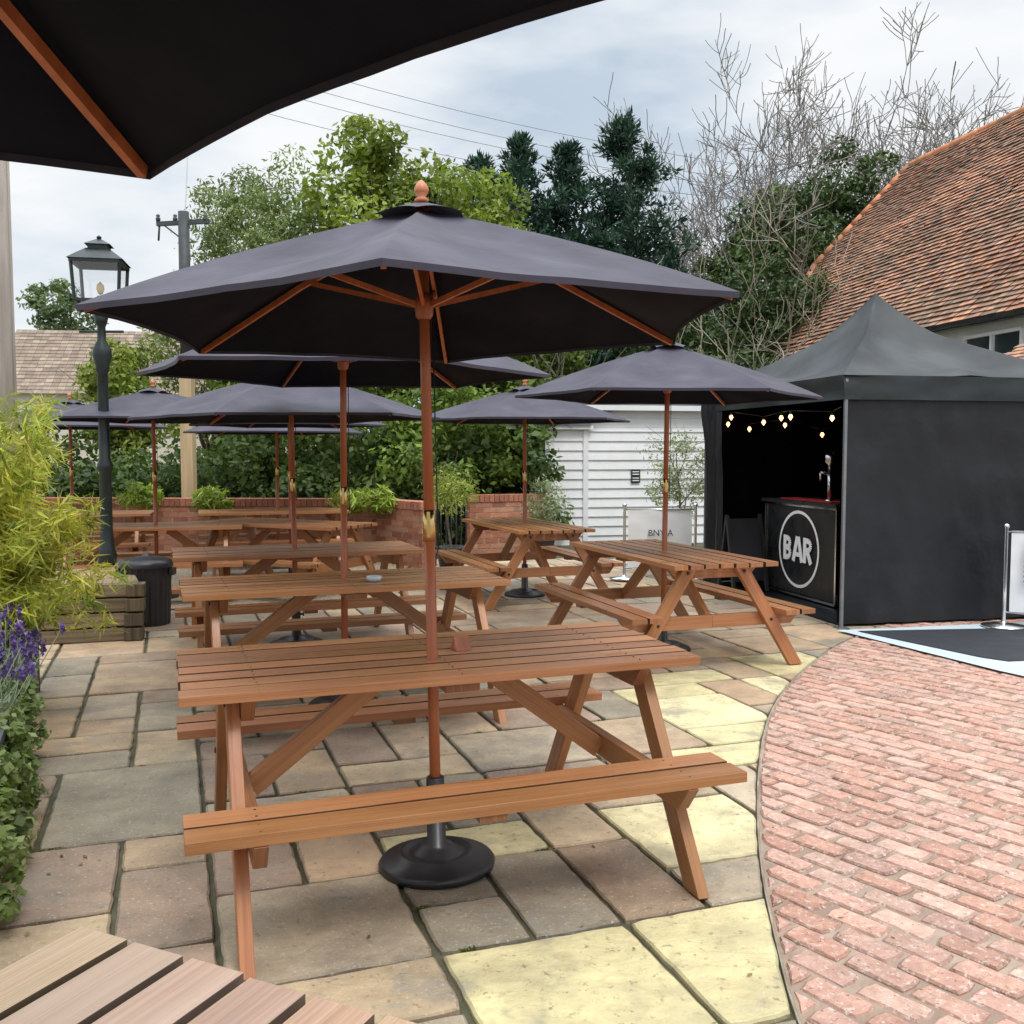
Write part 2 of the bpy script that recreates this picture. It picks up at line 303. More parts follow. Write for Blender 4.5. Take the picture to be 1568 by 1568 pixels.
# ------------------------------------------------------------------ picnic tables
def table_meshes(mat,tag):
    L=1.78; T=MB()
    for k in range(7):
        y=(k-3)*.112; x=random.uniform(-.005,.005)
        T.beam((-L/2+x,y,.735+random.uniform(-.0015,.0015)),(L/2+x,y,.735),.096,.03,col=tint(.78,1.15),sides=(.22 if k>0 else 1,.22 if k<6 else 1))  # inner plank edges darkened: gap shade put into the colour
        for sx in (-.6565,.6565,0):
            for q in (-.025,.025): T.tube((sx+random.uniform(-.004,.004),y+q,.7485),(sx,y+q,.7507),.0045,8,1)
    se=MB()
    for sg in (-1,1):
        for q in (-.062,.062):
            y=sg*.57+q; se.beam((-L/2,y,.403+random.uniform(-.001,.001)),(L/2,y,.403),.108,.034,col=tint(.78,1.15),sides=(.2 if q>0 else 1,.2 if q<0 else 1))  # facing edges of the seat pair painted dark as gap shade
            for sx in (-.6865,.6865):
                for q2 in (-.028,.028): se.tube((sx,y+q2,.4185),(sx,y+q2,.4207),.0045,8,1)
        se.box((0,sg*.57,.375),(.09,.22,.022),col=tint(.6,.8))
    lg=MB()
    for sx in (-1,1):
        x=sx*.73
        for sg in (-1,1):
            yt,yb=sg*.19,sg*.64; hw=.050; c=tint(.78,1.1)
            x0,x1=x-.021,x+.021
            lg.box8([(x0,yb-hw,.012),(x1,yb-hw,.012),(x1,yb+hw,.012),(x0,yb+hw,.012),(x0,yt-hw,.719),(x1,yt-hw,.719),(x1,yt+hw,.719),(x0,yt+hw,.719)],c)
            for z in (.34,.68):
                f=(z-.012)/.707; lg.tube((x+sx*.021,yb+(yt-yb)*f,z),(x+sx*.027,yb+(yt-yb)*f,z),.012,8,1)
        xb=x-sx*.0435
        for zt,zb,l0,l1 in ((.384,.296,.62,.69),(.718,.636,.28,.35)):
            c=tint(.7,1.0); a,b_=xb-.021,xb+.021
            for sg in (-1,1):
                lg.box8([(a,0,zb),(b_,0,zb),(b_,0,zt),(a,0,zt),(a,l0,zb),(b_,l0,zb),(b_,l1,zt),(a,l1,zt)] if sg>0 else
                    [(b_,0,zb),(a,0,zb),(a,0,zt),(b_,0,zt),(b_,-l0,zb),(a,-l0,zb),(a,-l1,zt),(b_,-l1,zt)],c)
        lg.beam((sx*.66,0,.33),(sx*.17,0,.70),.042,.075,(0,0,1),tint(.78,1.1))
    lg.box((0,0,.703),(.12,.72,.028),col=tint(.7,.9))
    return [('top',T.mesh('top'+tag,[mat,BLKM])),('seats',se.mesh('seats'+tag,[mat,BLKM])),('legs',lg.mesh('legs'+tag,[mat,BLKM]))]
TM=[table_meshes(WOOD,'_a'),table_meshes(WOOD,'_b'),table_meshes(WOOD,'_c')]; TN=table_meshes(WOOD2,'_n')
def table(x,y,a,ms):
    e=empty('picnic_table',(x,y,.010),R(a))
    for nm,me in ms: bev(obj(nm,me,e),.004,2)
    return e
for i,(x,y,a) in enumerate([(-.285,3.545,19.8),(-.97,5.6,20.5),(-1.62,7.35,20),(1.12,7.2,109),(.12,9.9,110),(-3.6,9.7,15),(-2.35,10.1,-28),(-2.95,12.1,18),(-5.2,11.6,15)]):
    table(x,y,a,TM[i%3])
table(-.70,.51,65,TN)
# ------------------------------------------------------------------ umbrellas
def canopy(apex,rim,r,seed,capr=.19):
    m=MB(); NR,NS=20,16
    for k in range(6):
        a0,a1=R(60*k),R(60*(k+1)); T0=Vector((math.cos(a0),math.sin(a0)))*r; T1=Vector((math.cos(a1),math.sin(a1)))*r
        vs=[];fs=[]; ph=seed+k*1.7; sgk=.8+.5*abs(math.sin(ph*3))
        for i in range(NR+1):
            f=i/NR
            for j in range(NS+1):
                s_=j/NS; t=2*s_-1; P=T0.lerp(T1,s_)*f*(1-.055*(1-t*t)*f*f)
                z=apex-(apex-rim)*(.86*f+.14*f**3)
                z-= .035*sgk*(1-t*t)*math.sin(math.pi*min(1,f*.95)); z+=.010*(1-t*t)*f**4
                dm=1-.75*f**4
                z+= (.020*noise.noise(Vector((P.x*3.5+seed,P.y*3.5,k*3)))*(1-t*t)*f + .007*noise.noise(Vector((P.x*10+seed,P.y*10,k)))*(1-t*t)*f)*dm
                # tension folds running from the mid-rib joint to the hem
                z+= .007*math.exp(-((abs(t)-.82+.5*(f-.5))/.10)**2)*math.sin(min(1,max(0,(f-.35)/.6))*math.pi)
                vs.append((P.x,P.y,z))
        for i in range(NR):
            for j in range(NS):
                a=i*(NS+1)+j; fs.append([a,a+NS+1,a+NS+2,a+1] if i else [a,a+NS+1,a+NS+2])
        m.shared(vs,fs,sm=True)
        m.shared([(x*.996,y*.996,z-.006) for x,y,z in vs],fs,sm=True,mi=1)  # shell added under the canvas to carry the painted underside shade
        hv=[];hf=[]
        for j in range(NS+1):
            v=Vector(vs[NR*(NS+1)+j]); hv+=[v,(v.x*.997,v.y*.997,v.z-.018)]
        for j in range(NS): hf.append([2*j,2*j+1,2*j+3,2*j+2])
        m.shared(hv,hf)
        cv=[];cf=[]
        for i in range(4):
            f=i/3
            for j in range(NS+1):
                s_=j/NS;t=2*s_-1; P=T0.lerp(T1,s_)*(capr/r)*f*(1-.16*(1-t*t)*f)
                cv.append((P.x,P.y,apex+.024-(capr*.34)*f*1.0+.02*(1-t*t)*f))
        for i in range(3):
            for j in range(NS):
                a=i*(NS+1)+j; cf.append([a,a+NS+1,a+NS+2,a+1] if i else [a,a+NS+1,a+NS+2])
        m.shared(cv,cf)
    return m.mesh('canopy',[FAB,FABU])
BASE=MB(); BASE.lathe([(0.001,.012),(.205,.012),(.208,.03),(.198,.042),(.15,.050),(.135,.068),(.12,.071),(.108,.060),(.08,.066),(.06,.085),(.034,.092),(.032,.33),(.027,.335),(.001,.336)],seg=48)
BASE.tube((.03,0,.25),(.055,0,.25),.008); BASE.tube((.055,0,.235),(.055,0,.265),.006)
BASEM=BASE.mesh('weighted_base',BLK)
def umbrella(x,y,rot,apex=2.33,rim=1.93,r=1.15,tilt=(0,0)):
    e=empty('garden_umbrella',(x,y,.006),0); e.rotation_euler=(R(tilt[0]),R(tilt[1]),0)
    Z=(0,0,R(rot)); m=MB(); m.tube((0,0,.10),(0,0,1.26),.0195,14); m.tube((0,0,1.24),(0,0,apex+.01),.0185,14)
    zr=rim+.07
    m.lathe([(.001,zr+.035),(.032,zr+.035),(.034,zr),(.03,zr-.04),(.02,zr-.05)],seg=14); m.lathe([(.001,apex-.01),(.036,apex-.012),(.036,apex-.06),(.02,apex-.065)],seg=14)
    for k in range(6):
        a=R(60*k); c,s_=math.cos(a),math.sin(a)
        m.beam((c*.03,s_*.03,apex-.045),(c*r*.5,s_*r*.5,apex-(apex-rim)*.455-.026),.013,.02)
        m.beam((c*r*.5,s_*r*.5,apex-(apex-rim)*.455-.026),(c*r*.98,s_*r*.98,rim-.012),.013,.02)
        m.beam((c*.03,s_*.03,zr),(c*r*.45,s_*r*.45,apex-(apex-rim)*.42-.035),.012,.018)
    obj('pole_and_ribs',m.mesh('pole_and_ribs',POLEW),e,rot=Z)
    obj('canopy',canopy(apex,rim,r,random.random()*50),e,rot=Z)
    f=MB(); f.lathe([(.001,apex+.02),(.022,apex+.022),(.025,apex+.032),(.014,apex+.042),(.024,apex+.055),(.026,apex+.068),(.018,apex+.085),(.008,apex+.095),(.001,apex+.10)],seg=18); obj('finial',f.mesh('finial',TERRA),e)
    f=MB(); f.lathe([(.001,1.175),(.0225,1.176),(.0225,1.285),(.001,1.286)],seg=18); f.box((.0,-.024,1.235),(.012,.006,.09)); obj('brass_sleeve',f.mesh('brass_sleeve',BRASS),e)
    f=MB(); f.tube((.028,0,zr-.03),(.03,.01,1.15),.0025,6); f.tube((.03,.01,1.15),(.022,.0,1.12),.0025,6); obj('pull_cord',f.mesh('pull_cord',BLK),e)
    obj('weighted_base',BASEM,e,rot=Z)
    return e
umbrella(-.268,3.42,30,r=1.12,tilt=(-.8,-1.1))
umbrella(-.97,5.6,0,r=1.18,tilt=(0,.3))
umbrella(-1.64,7.38,18,2.09,1.74,1.15,tilt=(0,-.6))
umbrella(1.12,7.2,-4,2.27,1.89,1.12,tilt=(0,.5))
umbrella(.13,9.95,12,2.13,1.80,1.12)
umbrella(-3.56,9.75,5,2.1,1.80,1.12)
umbrella(-2.95,12.3,25,2.06,1.72,1.12)
umbrella(-2.3,10.15,10,2.05,1.76,1.0)
umbrella(-5.4,12.0,10,2.1,1.78)
umbrella(-.765,.415,79.7-60)
m=MB(); m.box8([(-.03,-.03,0),(.03,-.03,0),(.03,.03,0),(-.03,.03,0),(-.03,-.003,.05),(.03,-.003,.05),(.03,.003,.05),(-.03,.003,.05)]); obj('table_number_block',m.mesh('table_number_block',POLEW),None,(-.19,3.60,.762),(0,0,R(25)))
m=MB(); m.lathe([(.001,.003),(.04,.003),(.045,.03),(.04,.03),(.036,.01),(.001,.01)],seg=24); AS=pmat('ashtray_glass',(.55,.6,.62),(.45,.5,.52),rough=.1); obj('glass_ashtray',m.mesh('glass_ashtray',AS),None,(-.78,5.5,.761))
# ------------------------------------------------------------------ bar gazebo
TA=R(12); te=empty('bar_gazebo',(2.75,8.12,0),TA); DX,D=2.3,2.85
m=MB(); ev,rise=2.12,.93; ov=.03
c4=[(-ov,-ov),(DX+ov,-ov),(DX+ov,D+ov),(-ov,D+ov)]
NR,NS=30,28; pk=Vector((DX/2,D/2))
for k in range(4):
    T0=Vector(c4[k]);T1=Vector(c4[(k+1)%4]); vs=[];fs=[]
    for i in range(NR+1):
        f=i/NR
        for j in range(NS+1):
            s_=j/NS;t=2*s_-1; P=pk.lerp(T0.lerp(T1,s_),f); h=1-f
            z=ev+rise*(.44*h+.56*h**2.6)+.07*math.sin(math.pi*min(1,h*1.4))*abs(t)**4-.055*(1-t*t)*math.sin(math.pi*h)+.06*math.exp(-((t)/.12)**2-((h-.12)/.10)**2)
            z+=.03*noise.noise(Vector((P.x*2.5,P.y*2.5,1)))*min(1,h*6)*(1-t**6)
            vs.append((P.x,P.y,z))
    for i in range(NR):
        for j in range(NS):
            a=i*(NS+1)+j; fs.append([a,a+NS+1,a+NS+2,a+1] if i else [a,a+NS+1,a+NS+2])
    m.shared(vs,fs); m.shared([(x,y,z-.01) for x,y,z in vs],fs,mi=1)
def curtain(mb,p0,p1,z0,z1,amp=.012,freq=3,nx=60,nz=14,sd=0,mi=0):
    p0=Vector(p0);p1=Vector(p1);d=(p1-p0);nn=Vector((-d.y,d.x)).normalized();vs=[];fs=[]
    for i in range(nx+1):
        for j in range(nz+1):
            s_=i/nx;t=j/nz;P=p0+d*s_; w_=amp*(noise.noise(Vector((s_*freq*d.length,t*1.6,sd)))*2+.6*noise.noise(Vector((s_*freq*3*d.length+t*2,t*6,sd+4)))); P=P+nn*w_
            vs.append((P.x,P.y,z0+(z1-z0)*t))
    for i in range(nx):
        for j in range(nz): a=i*(nz+1)+j; fs.append([a,a+nz+1,a+nz+2,a+1])
    mb.shared(vs,fs,mi=mi)
for a,b in zip(c4,c4[1:]+c4[:1]): curtain(m,a,b,1.92,ev+.002,.010,2.5,40,6,a[0])
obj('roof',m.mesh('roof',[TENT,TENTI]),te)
m=MB(); curtain(m,(0.02,0.03),(DX-.02,0.03),.04,ev-.05,.026,1.9,130,60,2); curtain(m,(0.04,0.12),(DX-.04,0.12),.04,ev-.05,.01,1.9,20,10,2,mi=1)
curtain(m,(DX,0),(DX,D),.04,ev-.05,.02,2,sd=5); curtain(m,(DX-.05,0.1),(DX-.05,D-.1),.04,ev-.05,.01,2,sd=5,mi=1)
curtain(m,(DX,D),(0,D),.04,ev-.05,.02,2,sd=8); curtain(m,(DX-.05,D-.06),(0.05,D-.06),.04,ev-.05,.02,2,sd=8,mi=1)
curtain(m,(0.0,D),(0.0,D-.45),.04,ev-.05,.05,9,60,14,11)
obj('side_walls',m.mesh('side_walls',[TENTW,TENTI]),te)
m=MB()
for (x,y) in ((0.0,-.012),(DX,0),(DX,D),(0,D)): m.box((x,y,1.05),(.024,.024,2.08)); m.box((x,y,.018),(.1,.1,.012))
m.beam((0,0,2.06),(0,D,2.06),.025,.03); m.beam((0,0,1.94),(0,D*.5,2.05),.015,.025); m.beam((0,D,1.94),(0,D*.5,2.05),.015,.025)
obj('frame',m.mesh('frame',pmat('grey_steel',(.28,.29,.31),(.18,.19,.21),rough=.4,metal=.6)),te)
m=MB(); m.face([(.03,.05,.03),(DX,.05,.03),(DX,D,.03),(.03,D,.03)]); obj('floor_mat',m.mesh('floor_mat',TENTW),te)
BULB,n_,l_,p_=nt('warm_bulb'); p_.inputs['Emission Color'].default_value=(1,.55,.20,1); p_.inputs['Emission Strength'].default_value=5; p_.inputs['Base Color'].default_value=(1,.8,.5,1)
m=MB(); mb2=MB()
def bulbs(pts):
    prev=None
    for (x,y,z) in pts:
        m.tube((x,y,z+.05),(x,y,z+.015),.011,8); mb2.lathe([(.001,.02),(.012,.014),(.022,-.01),(.001,-.04)],c=(x,y,z),seg=8)
        if prev: m.tube(prev,(x,y,z+.05),.004,6)
        prev=(x,y,z+.05)
bulbs([(.12+.1*math.sin(k*2.2),.12+k/6*(D-.3),1.86-.07*abs(math.sin(k*1.9))) for k in range(7)])
bulbs([(.35+k/4*1.7,D-.35+.1*math.sin(k*3),1.74+.06*math.sin(k*2.3)) for k in range(5)])
sl=empty('string_lights',(2.75,8.12,0),TA); obj('cable',m.mesh('cable',BLK),sl); obj('bulbs',mb2.mesh('bulbs',BULB),sl)
bc=empty('bar_counter',(2.98,9.02,.03),R(90+13.5))
m=MB(); m.box((.68,-.30,.47),(1.34,.48,.90)); m.box((.68,-.30,.955),(1.42,.62,.035)); obj('cabinet',m.mesh('cabinet',BLKM),bc)
m=MB(); 
for a,b in (((0,-.03,.04),(0,-.03,.93)),((1.36,-.03,.04),(1.36,-.03,.93)),((0,-.03,.03),(1.36,-.03,.03)),((0,-.03,.925),(1.36,-.03,.925))): m.beam(a,b,.022,.03,(0,1,0))
obj('aluminium_trim',m.mesh('aluminium_trim',CHROME),bc)
m=MB(); m.box((.68,-.18,.978),(.95,.2,.01)); obj('bar_towel',m.mesh('bar_towel',RED),bc)
WL=pmat('white_vinyl',(.88,.88,.88),(.85,.85,.85),rough=.5)
m=MB(); m.box((.68,-.04,.49),(1.32,.02,.88)); obj('front_panel',m.mesh('front_panel',BLKM),bc)
vs=[];fs=[]
for k in range(64):
    a=2*math.pi*k/64
    for r_ in (.355,.385): vs.append((.68+r_*math.cos(a),-.026,.49+r_*math.sin(a)))
for k in range(64): k2=(k+1)%64; fs.append([2*k,2*k+1,2*k2+1,2*k2])
m=MB(); m.shared(vs,fs,sm=False); obj('logo_ring',m.mesh('logo_ring',WL),bc)
m=MB(); cnt_=[0]
def stroke(pts,wd,ox):
    for (a,b) in zip(pts,pts[1:]):
        ax,az_=ox+a[0],a[1]; bx,bz=ox+b[0],b[1]; dx,dz=bx-ax,bz-az_; L=math.hypot(dx,dz)
        if L<1e-5: continue
        cnt_[0]+=1; yy=-.026+.0003*cnt_[0]
        nx,nz=-dz/L*wd/2,dx/L*wd/2
        q=[(ax+nx,az_+nz),(bx+nx,bz+nz),(bx-nx,bz-nz),(ax-nx,az_-nz)]
        m.face([(.68-x,yy,.49+z) for x,z in q])
H_=.125; wd=.058
arc=lambda cx,cz,rx,rz,a0,a1,k=9:[(cx+rx*math.cos(R(a0+(a1-a0)*i/k)),cz+rz*math.sin(R(a0+(a1-a0)*i/k))) for i in range(k+1)]
h0=H_-wd/2
stroke([(.03,-H_),(.03,H_)],wd,-.295); stroke([(.03,h0),(.08,h0)]+arc(.085,h0/2+.003,.048,h0/2-.003,90,-90)+[(.03,.0045)],wd*.9,-.295); stroke([(.03,.0),(.085,.0)]+arc(.09,-h0/2,.055,h0/2,90,-90)+[(.03,-h0)],wd*.9,-.295)
stroke([(.022,-H_),(.095,H_)],wd,-.105); stroke([(.115,H_),(.188,-H_)],wd,-.105); stroke([(.085,H_-.008),(.125,H_-.008)],.016,-.105); stroke([(.05,-.052),(.16,-.052)],wd*.75,-.105)
stroke([(.03,-H_),(.03,H_)],wd,.105); stroke([(.03,h0),(.085,h0)]+arc(.09,h0/2+.003,.052,h0/2-.003,90,-90)+[(.03,.0)],wd*.9,.105); stroke([(.08,.0),(.155,-H_)],wd,.105)
obj('bar_lettering',m.mesh('bar_lettering',WL),bc)
def text(body,size,par,loc,rot,mat,name='lettering'):
    cu=bpy.data.curves.new(name,'FONT'); cu.body=body; cu.size=size; cu.align_x='CENTER'; cu.align_y='CENTER'; cu.extrude=.001; cu.materials.append(mat)
    o=bpy.data.objects.new(name,cu); COL.objects.link(o); o.location=loc; o.rotation_euler=rot
    if par: o.parent=par
    return o
m=MB(); m.tube((.42,-.2,.97),(.42,-.2,1.30),.022,14); m.lathe([(.001,0),(.045,0),(.04,.02),(.024,.03)],c=(.42,-.2,.972),seg=18); m.tube((.42,-.2,1.24),(.42,-.10,1.26),.014,10); m.tube((.42,-.10,1.26),(.42,-.10,1.18),.010,10)
m.lathe([(.001,0),(.015,0),(.022,.03),(.05,.06),(.05,.12),(.022,.15),(.001,.152)],c=(.42,-.2,1.30),seg=18); obj('beer_tap',m.mesh('beer_tap',CHROME),bc)
ab=empty('a_board_sign',(2.42,10.2,.03),R(20)); m=MB(); m.beam((-.2,-.15,.01),(-.2,0,.8),.03,.03); m.beam((.2,-.15,.01),(.2,0,.8),.03,.03); m.beam((-.2,.15,.01),(-.2,0,.8),.03,.03); m.beam((.2,.15,.01),(.2,0,.8),.03,.03)
m.face([(-.18,-.128,.12),(.18,-.128,.12),(.18,-.01,.76),(-.18,-.01,.76)]); m.face([(-.18,.128,.12),(.18,.128,.12),(.18,.01,.76),(-.18,.01,.76)]); obj('board',m.mesh('board',BLK),ab)
LB=pmat('pale_blue_painted_slab',(.60,.69,.74),(.50,.60,.66),scale=3,rough=.6,bump=.2)
BM=pmat('black_rubber_mat',(.034,.038,.046),(.024,.027,.032),scale=5,rough=.7,bump=.3,bscale=60)
m=MB(); m.face([(x,y,.034) for x,y in [(2.66,7.92),(3.25,6.45),(3.7,5.6),(9,6.7),(9,9.3)]]); obj('pale_paved_border',m.mesh('pale_paved_border',LB))
m=MB(); m.face([(x,y,.040) for x,y in [(2.80,7.86),(3.32,6.86),(3.45,6.72),(9,7.9),(9,8.95),(4,7.98)]]); obj('rubber_mat',m.mesh('rubber_mat',BM))
def barrier(x,y,a,L,txt):
    e=empty('cafe_barrier',(x,y,.040),R(a)); m=MB()
    for xx in (0,L): m.lathe([(.001,.002),(.17,.002),(.17,.012),(.05,.03),(.02,.04),(.0165,.05),(.0165,.82),(.025,.825),(.025,.85),(.001,.86)],c=(xx,0,0),seg=26)
    m.tube((0,0,.79),(L,0,.79),.009); m.tube((0,0,.12),(L,0,.12),.009)
    obj('posts',m.mesh('posts',CHROME),e)
    m=MB(); curtain(m,(.04,0),(L-.04,0),.11,.80,.012,1.5,40,14,x); obj('banner',m.mesh('banner',WPRINT),e)
    if txt: text(txt,.10,e,(L*.5,-.03,.52),(R(90),0,0),BLK)
    return e
barrier(1.28,11.1,4,.82,'BNY A'); b2=barrier(4.08,8.05,-20,1.4,'')
m=MB()
PURP=pmat('purple_print',(.08,.04,.2),(.06,.03,.15))
for k in range(18):
    sg=1 if k%2 else -1; z=.34+k*.020; m.face([(.20,-.030,z),(.20+sg*.05,-.0305,z+.02),(.20+sg*.07,-.0305,z+.055),(.20+sg*.02,-.030,z+.04)])
m.face([(.197,-.029,.16),(.203,-.029,.16),(.203,-.029,.74),(.197,-.029,.74)])
obj('lavender_print',m.mesh('lavender_print',PURP),b2)
# ------------------------------------------------------------------ white weatherboard shed
sh=empty('weatherboard_outbuilding',(.55,15.4,0),R(12))
m=MB()
def boards(mb,p0,p1,z0,z1,step=.15):
    p0=Vector((*p0,0));p1=Vector((*p1,0));d=(p1-p0).normalized();nn=Vector((d.y,-d.x,0))
    z=z0
    while z<z1-.01:
        h=min(step,z1-z)
        a0,a1=p0+nn*.035,p1+nn*.035; b0,b1=p0+nn*.008,p1+nn*.008
        mb.face([(a0.x,a0.y,z),(a1.x,a1.y,z),(b1.x,b1.y,z+h),(b0.x,b0.y,z+h)]); mb.face([(b0.x,b0.y,z),(b1.x,b1.y,z),(a1.x,a1.y,z),(a0.x,a0.y,z)])
        z+=h
boards(m,(0,0),(2.9,0),0,1.87); boards(m,(2.9,0),(2.9,3),0,1.87); boards(m,(-.15,2.9),(0,0),0,1.87)
m.box((.0,-.02,.93),(.09,.09,1.86)); m.box((.62,-.028,.93),(.08,.05,1.86)); m.box((2.9,-.02,.93),(.09,.09,1.86))
boards(m,(.66,.02),(2.9,.02),1.87,2.18,.15)
obj('walls',m.mesh('walls',WHITE),sh)
m=MB(); m.box((-.0,1.45,1.93),(1.35,3.2,.09)); m.box((1.85,1.3,2.22),(2.6,2.9,.07)); m.beam((.55,-.12,1.96),(1.2,-.12,2.22),.05,.07); obj('flat_roof',m.mesh('flat_roof',GREYT),sh)
m=MB(); m.box((.02,-.10,1.86),(1.4,.04,.06)); m.box((1.85,-.17,2.17),(2.6,.02,.08)); obj('fascia',m.mesh('fascia',WHITE),sh)
m=MB(); m.face([(-.07,.55,.3),(-.10,1.05,.3),(-.10,1.05,1.75),(-.07,.55,1.75)]); m.face([(-.11,1.25,.3),(-.14,1.8,.3),(-.14,1.8,1.75),(-.11,1.25,1.75)]); obj('window_glass',m.mesh('window_glass',GLASS),sh)
m=MB(); 
for y in (.5,.8,1.1,1.2,1.5,1.85): m.box((-.06-.05*y,y,1.05),(.05,.045,1.5))
obj('window_frames',m.mesh('window_frames',WHITE),sh)
m=MB(); m.box((1.45,-.045,1.09),(.15,.012,.22)); obj('wall_sign',m.mesh('wall_sign',BLK),sh)
m=MB(); 
for z in (1.16,1.12,1.06,1.02): m.box((1.45,-.053,z),(.11,.003,.014))
obj('sign_lettering',m.mesh('sign_lettering',WL),sh)
# ------------------------------------------------------------------ tiled roof house (right)
BH=empty('tiled_roof_house',(0,0,0))
TILE=pmat('clay_tile',(1.1,1.05,1.0),(.8,.78,.78),scale=6,rough=.9,bump=.5,bscale=20,attr=True,dirt=(.19,.17,.12),dscale=.7,damt=.6,spec=.2)
Pe=Vector((5.36,21.1,3.4)); d=Vector((.196,-.98,0)).normalized(); pp=Vector((.98,.196,0)).normalized()
sl_v=(pp*4.0+Vector((0,0,4.6))).normalized(); SLL=math.hypot(4,4.6); nr=sl_v.cross(d).normalized(); 
if nr.z<0: nr=-nr
tcols=[(.46,.24,.155),(.52,.275,.175),(.42,.21,.14),(.36,.21,.16),(.58,.32,.20),(.43,.26,.19),(.32,.22,.17),(.50,.31,.23),(.26,.17,.13)]
m=MB(); ga,tw=.112,.172; nrow=int(SLL/ga)
for r_ in range(nrow):
    s0=r_*ga
    f=s0/SLL
    lim= -1.72*f/.525 if f<.525 else -1.72+(.79)*(f-.525)/.475
    al=lim+(tw/2 if r_%2 else 0)-.02
    while al<13.2:
        if al>=lim-.03:
            c=random.choice(tcols); pn=noise.noise(Vector((al*.5,s0*.7,3))); kk=.98+.4*pn+random.uniform(-.16,.16); c=tuple(v*kk for v in c)
            o0=Pe+d*al+sl_v*s0+nr*(.04+random.uniform(-.006,.010)); o1=o0+d*(tw-.009)+nr*random.uniform(-.004,.004); up=sl_v*(ga+.03)-nr*.036
            sag=.05*math.sin(al*.45)*math.sin(f*3)
            o0=o0+nr*sag;o1=o1+nr*sag
            m.face([o0,o1,o1+up,o0+up],col=c); m.face([o0-nr*.022,o1-nr*.022,o1,o0],col=tuple(v*.5 for v in c))
        al+=tw
obj('roof_tiles',m.mesh('roof_tiles',TILE),BH)
Rp=lambda al,f: Pe+d*al+sl_v*(SLL*f)
m=MB(); m.face([Rp(0,0),Rp(13.2,0),Rp(13.2,1),Rp(-.93,1),Rp(-1.72,.525)],col=(.12,.07,.05))
RB=Rp(-.93,1)+pp*4-Vector((0,0,4.6)); RB2=Rp(13.2,1)+pp*4-Vector((0,0,4.6)); m.face([Rp(13.2,1),RB2,RB,Rp(-.93,1)],col=(.3,.13,.09)); m.face([Rp(0,0),Rp(-1.72,.525),Rp(-.93,1),RB],col=(.3,.13,.09))
obj('roof_deck',m.mesh('roof_deck',TILE),BH)
m=MB()
def ridge(a,b,stp=.3,c=(.72,.30,.15)):
    L=(b-a).length; q=int(L/stp); dd=(b-a)/q
    for k in range(q):
        s0=random.uniform(.85,1.1); m.tube(a+dd*k+Vector((0,0,.0)),a+dd*(k+.97),.085,10,0,.078,tuple(v*s0 for v in c))
ridge(Rp(-.93,1),Rp(13,1)); ridge(Rp(-1.72,.525),Rp(-.93,1),c=(.62,.27,.14)); ridge(Rp(0,0),Rp(-1.72,.525),c=(.5,.25,.16)) 
obj('ridge_tiles',m.mesh('ridge_tiles',TILE),BH)
m=MB(); W0=Pe+pp*.35; W1=Pe+d*13.2+pp*.35
m.face([(W0.x,W0.y,0),(W1.x,W1.y,0),(W1.x,W1.y,3.75),(W0.x,W0.y,3.75)])
W2_=W0+pp*7.3; m.face([(W0.x,W0.y,0),(W0.x,W0.y,3.7),(Rp(-.6,.9).x,Rp(-.6,.9).y,7.3),(W2_.x,W2_.y,3.7),(W2_.x,W2_.y,0)])
obj('rendered_walls',m.mesh('rendered_walls',pmat('white_render',(.76,.76,.73),(.68,.68,.64),scale=2,rough=.9,bump=.3)),BH)
m=MB(); m.beam(Pe+Vector((0,0,-.02)),Pe+d*13.2+Vector((0,0,-.02)),.08,.05); m.beam(Pe+Vector((0,0,-.055))+pp*.12,Pe+d*13.2+Vector((0,0,-.055))+pp*.12,.14,.015); obj('gutter',m.mesh('gutter',BLKM),BH)
for al in (6.9,10.2):
    c=Pe+d*al+pp*.31; wdt=1.25
    m=MB(); zz0,zz1=2.2,3.20
    a=c-d*wdt/2;b=c+d*wdt/2; out=-pp
    m.face([(a.x,a.y,zz0),(b.x,b.y,zz0),(b.x,b.y,zz1),(a.x,a.y,zz1)],mi=1)
    for q in (0,.5,1): P=a.lerp(b,q)+out*.02; m.beam((P.x,P.y,zz0),(P.x,P.y,zz1),.06,.05,(1,0,0))
    for z in (zz0,2.86,zz1): A=a+out*.021;B=b+out*.021; m.beam((A.x,A.y,z),(B.x,B.y,z),.052,.05)
    obj('window',m.mesh('window',[WHITE,GLASS]),BH)
m=MB(); A0=Pe+d*8.2-pp*1.1; 
for r_ in range(14):
    for k in range(22):
        c=random.choice(tcols); kk=random.uniform(.9,1.25); c=tuple(v*kk for v in c)
        o0=A0+d*(k*tw+(tw/2 if r_%2 else 0))+pp*(r_*.09)+Vector((0,0,2.40-3.4+r_*.055+.012)); o1=o0+d*(tw-.006); up=pp*.1+Vector((0,0,.045))
        m.face([o0,o1,o1+up,o0+up],col=c); m.face([o0-Vector((0,0,.02)),o1-Vector((0,0,.02)),o1,o0],col=tuple(v*.6 for v in c))
obj('porch_roof_tiles',m.mesh('porch_roof_tiles',TILE),BH)
m=MB(); 
for k in (0.1,3.5):
    q=A0+d*k+pp*.1; m.box((q.x,q.y,1.2),(.12,.12,2.4))
obj('porch_posts',m.mesh('porch_posts',WHITE),BH)
HL=empty('distant_house',(-12.6,26,.2),R(8)); m=MB(); 
m.face([(-1,0,-.4),(7,0,-.4),(7,0,2.9),(-1,0,2.9)]); m.face([(-1,0,-.4),(-1,0,2.9),(-1,2.2,4.7),(-1,4.4,2.9),(-1,4.4,-.4)]); m.face([(7,0,-.4),(7,0,2.9),(7,2.2,4.7),(7,4.4,2.9),(7,4.4,-.4)])
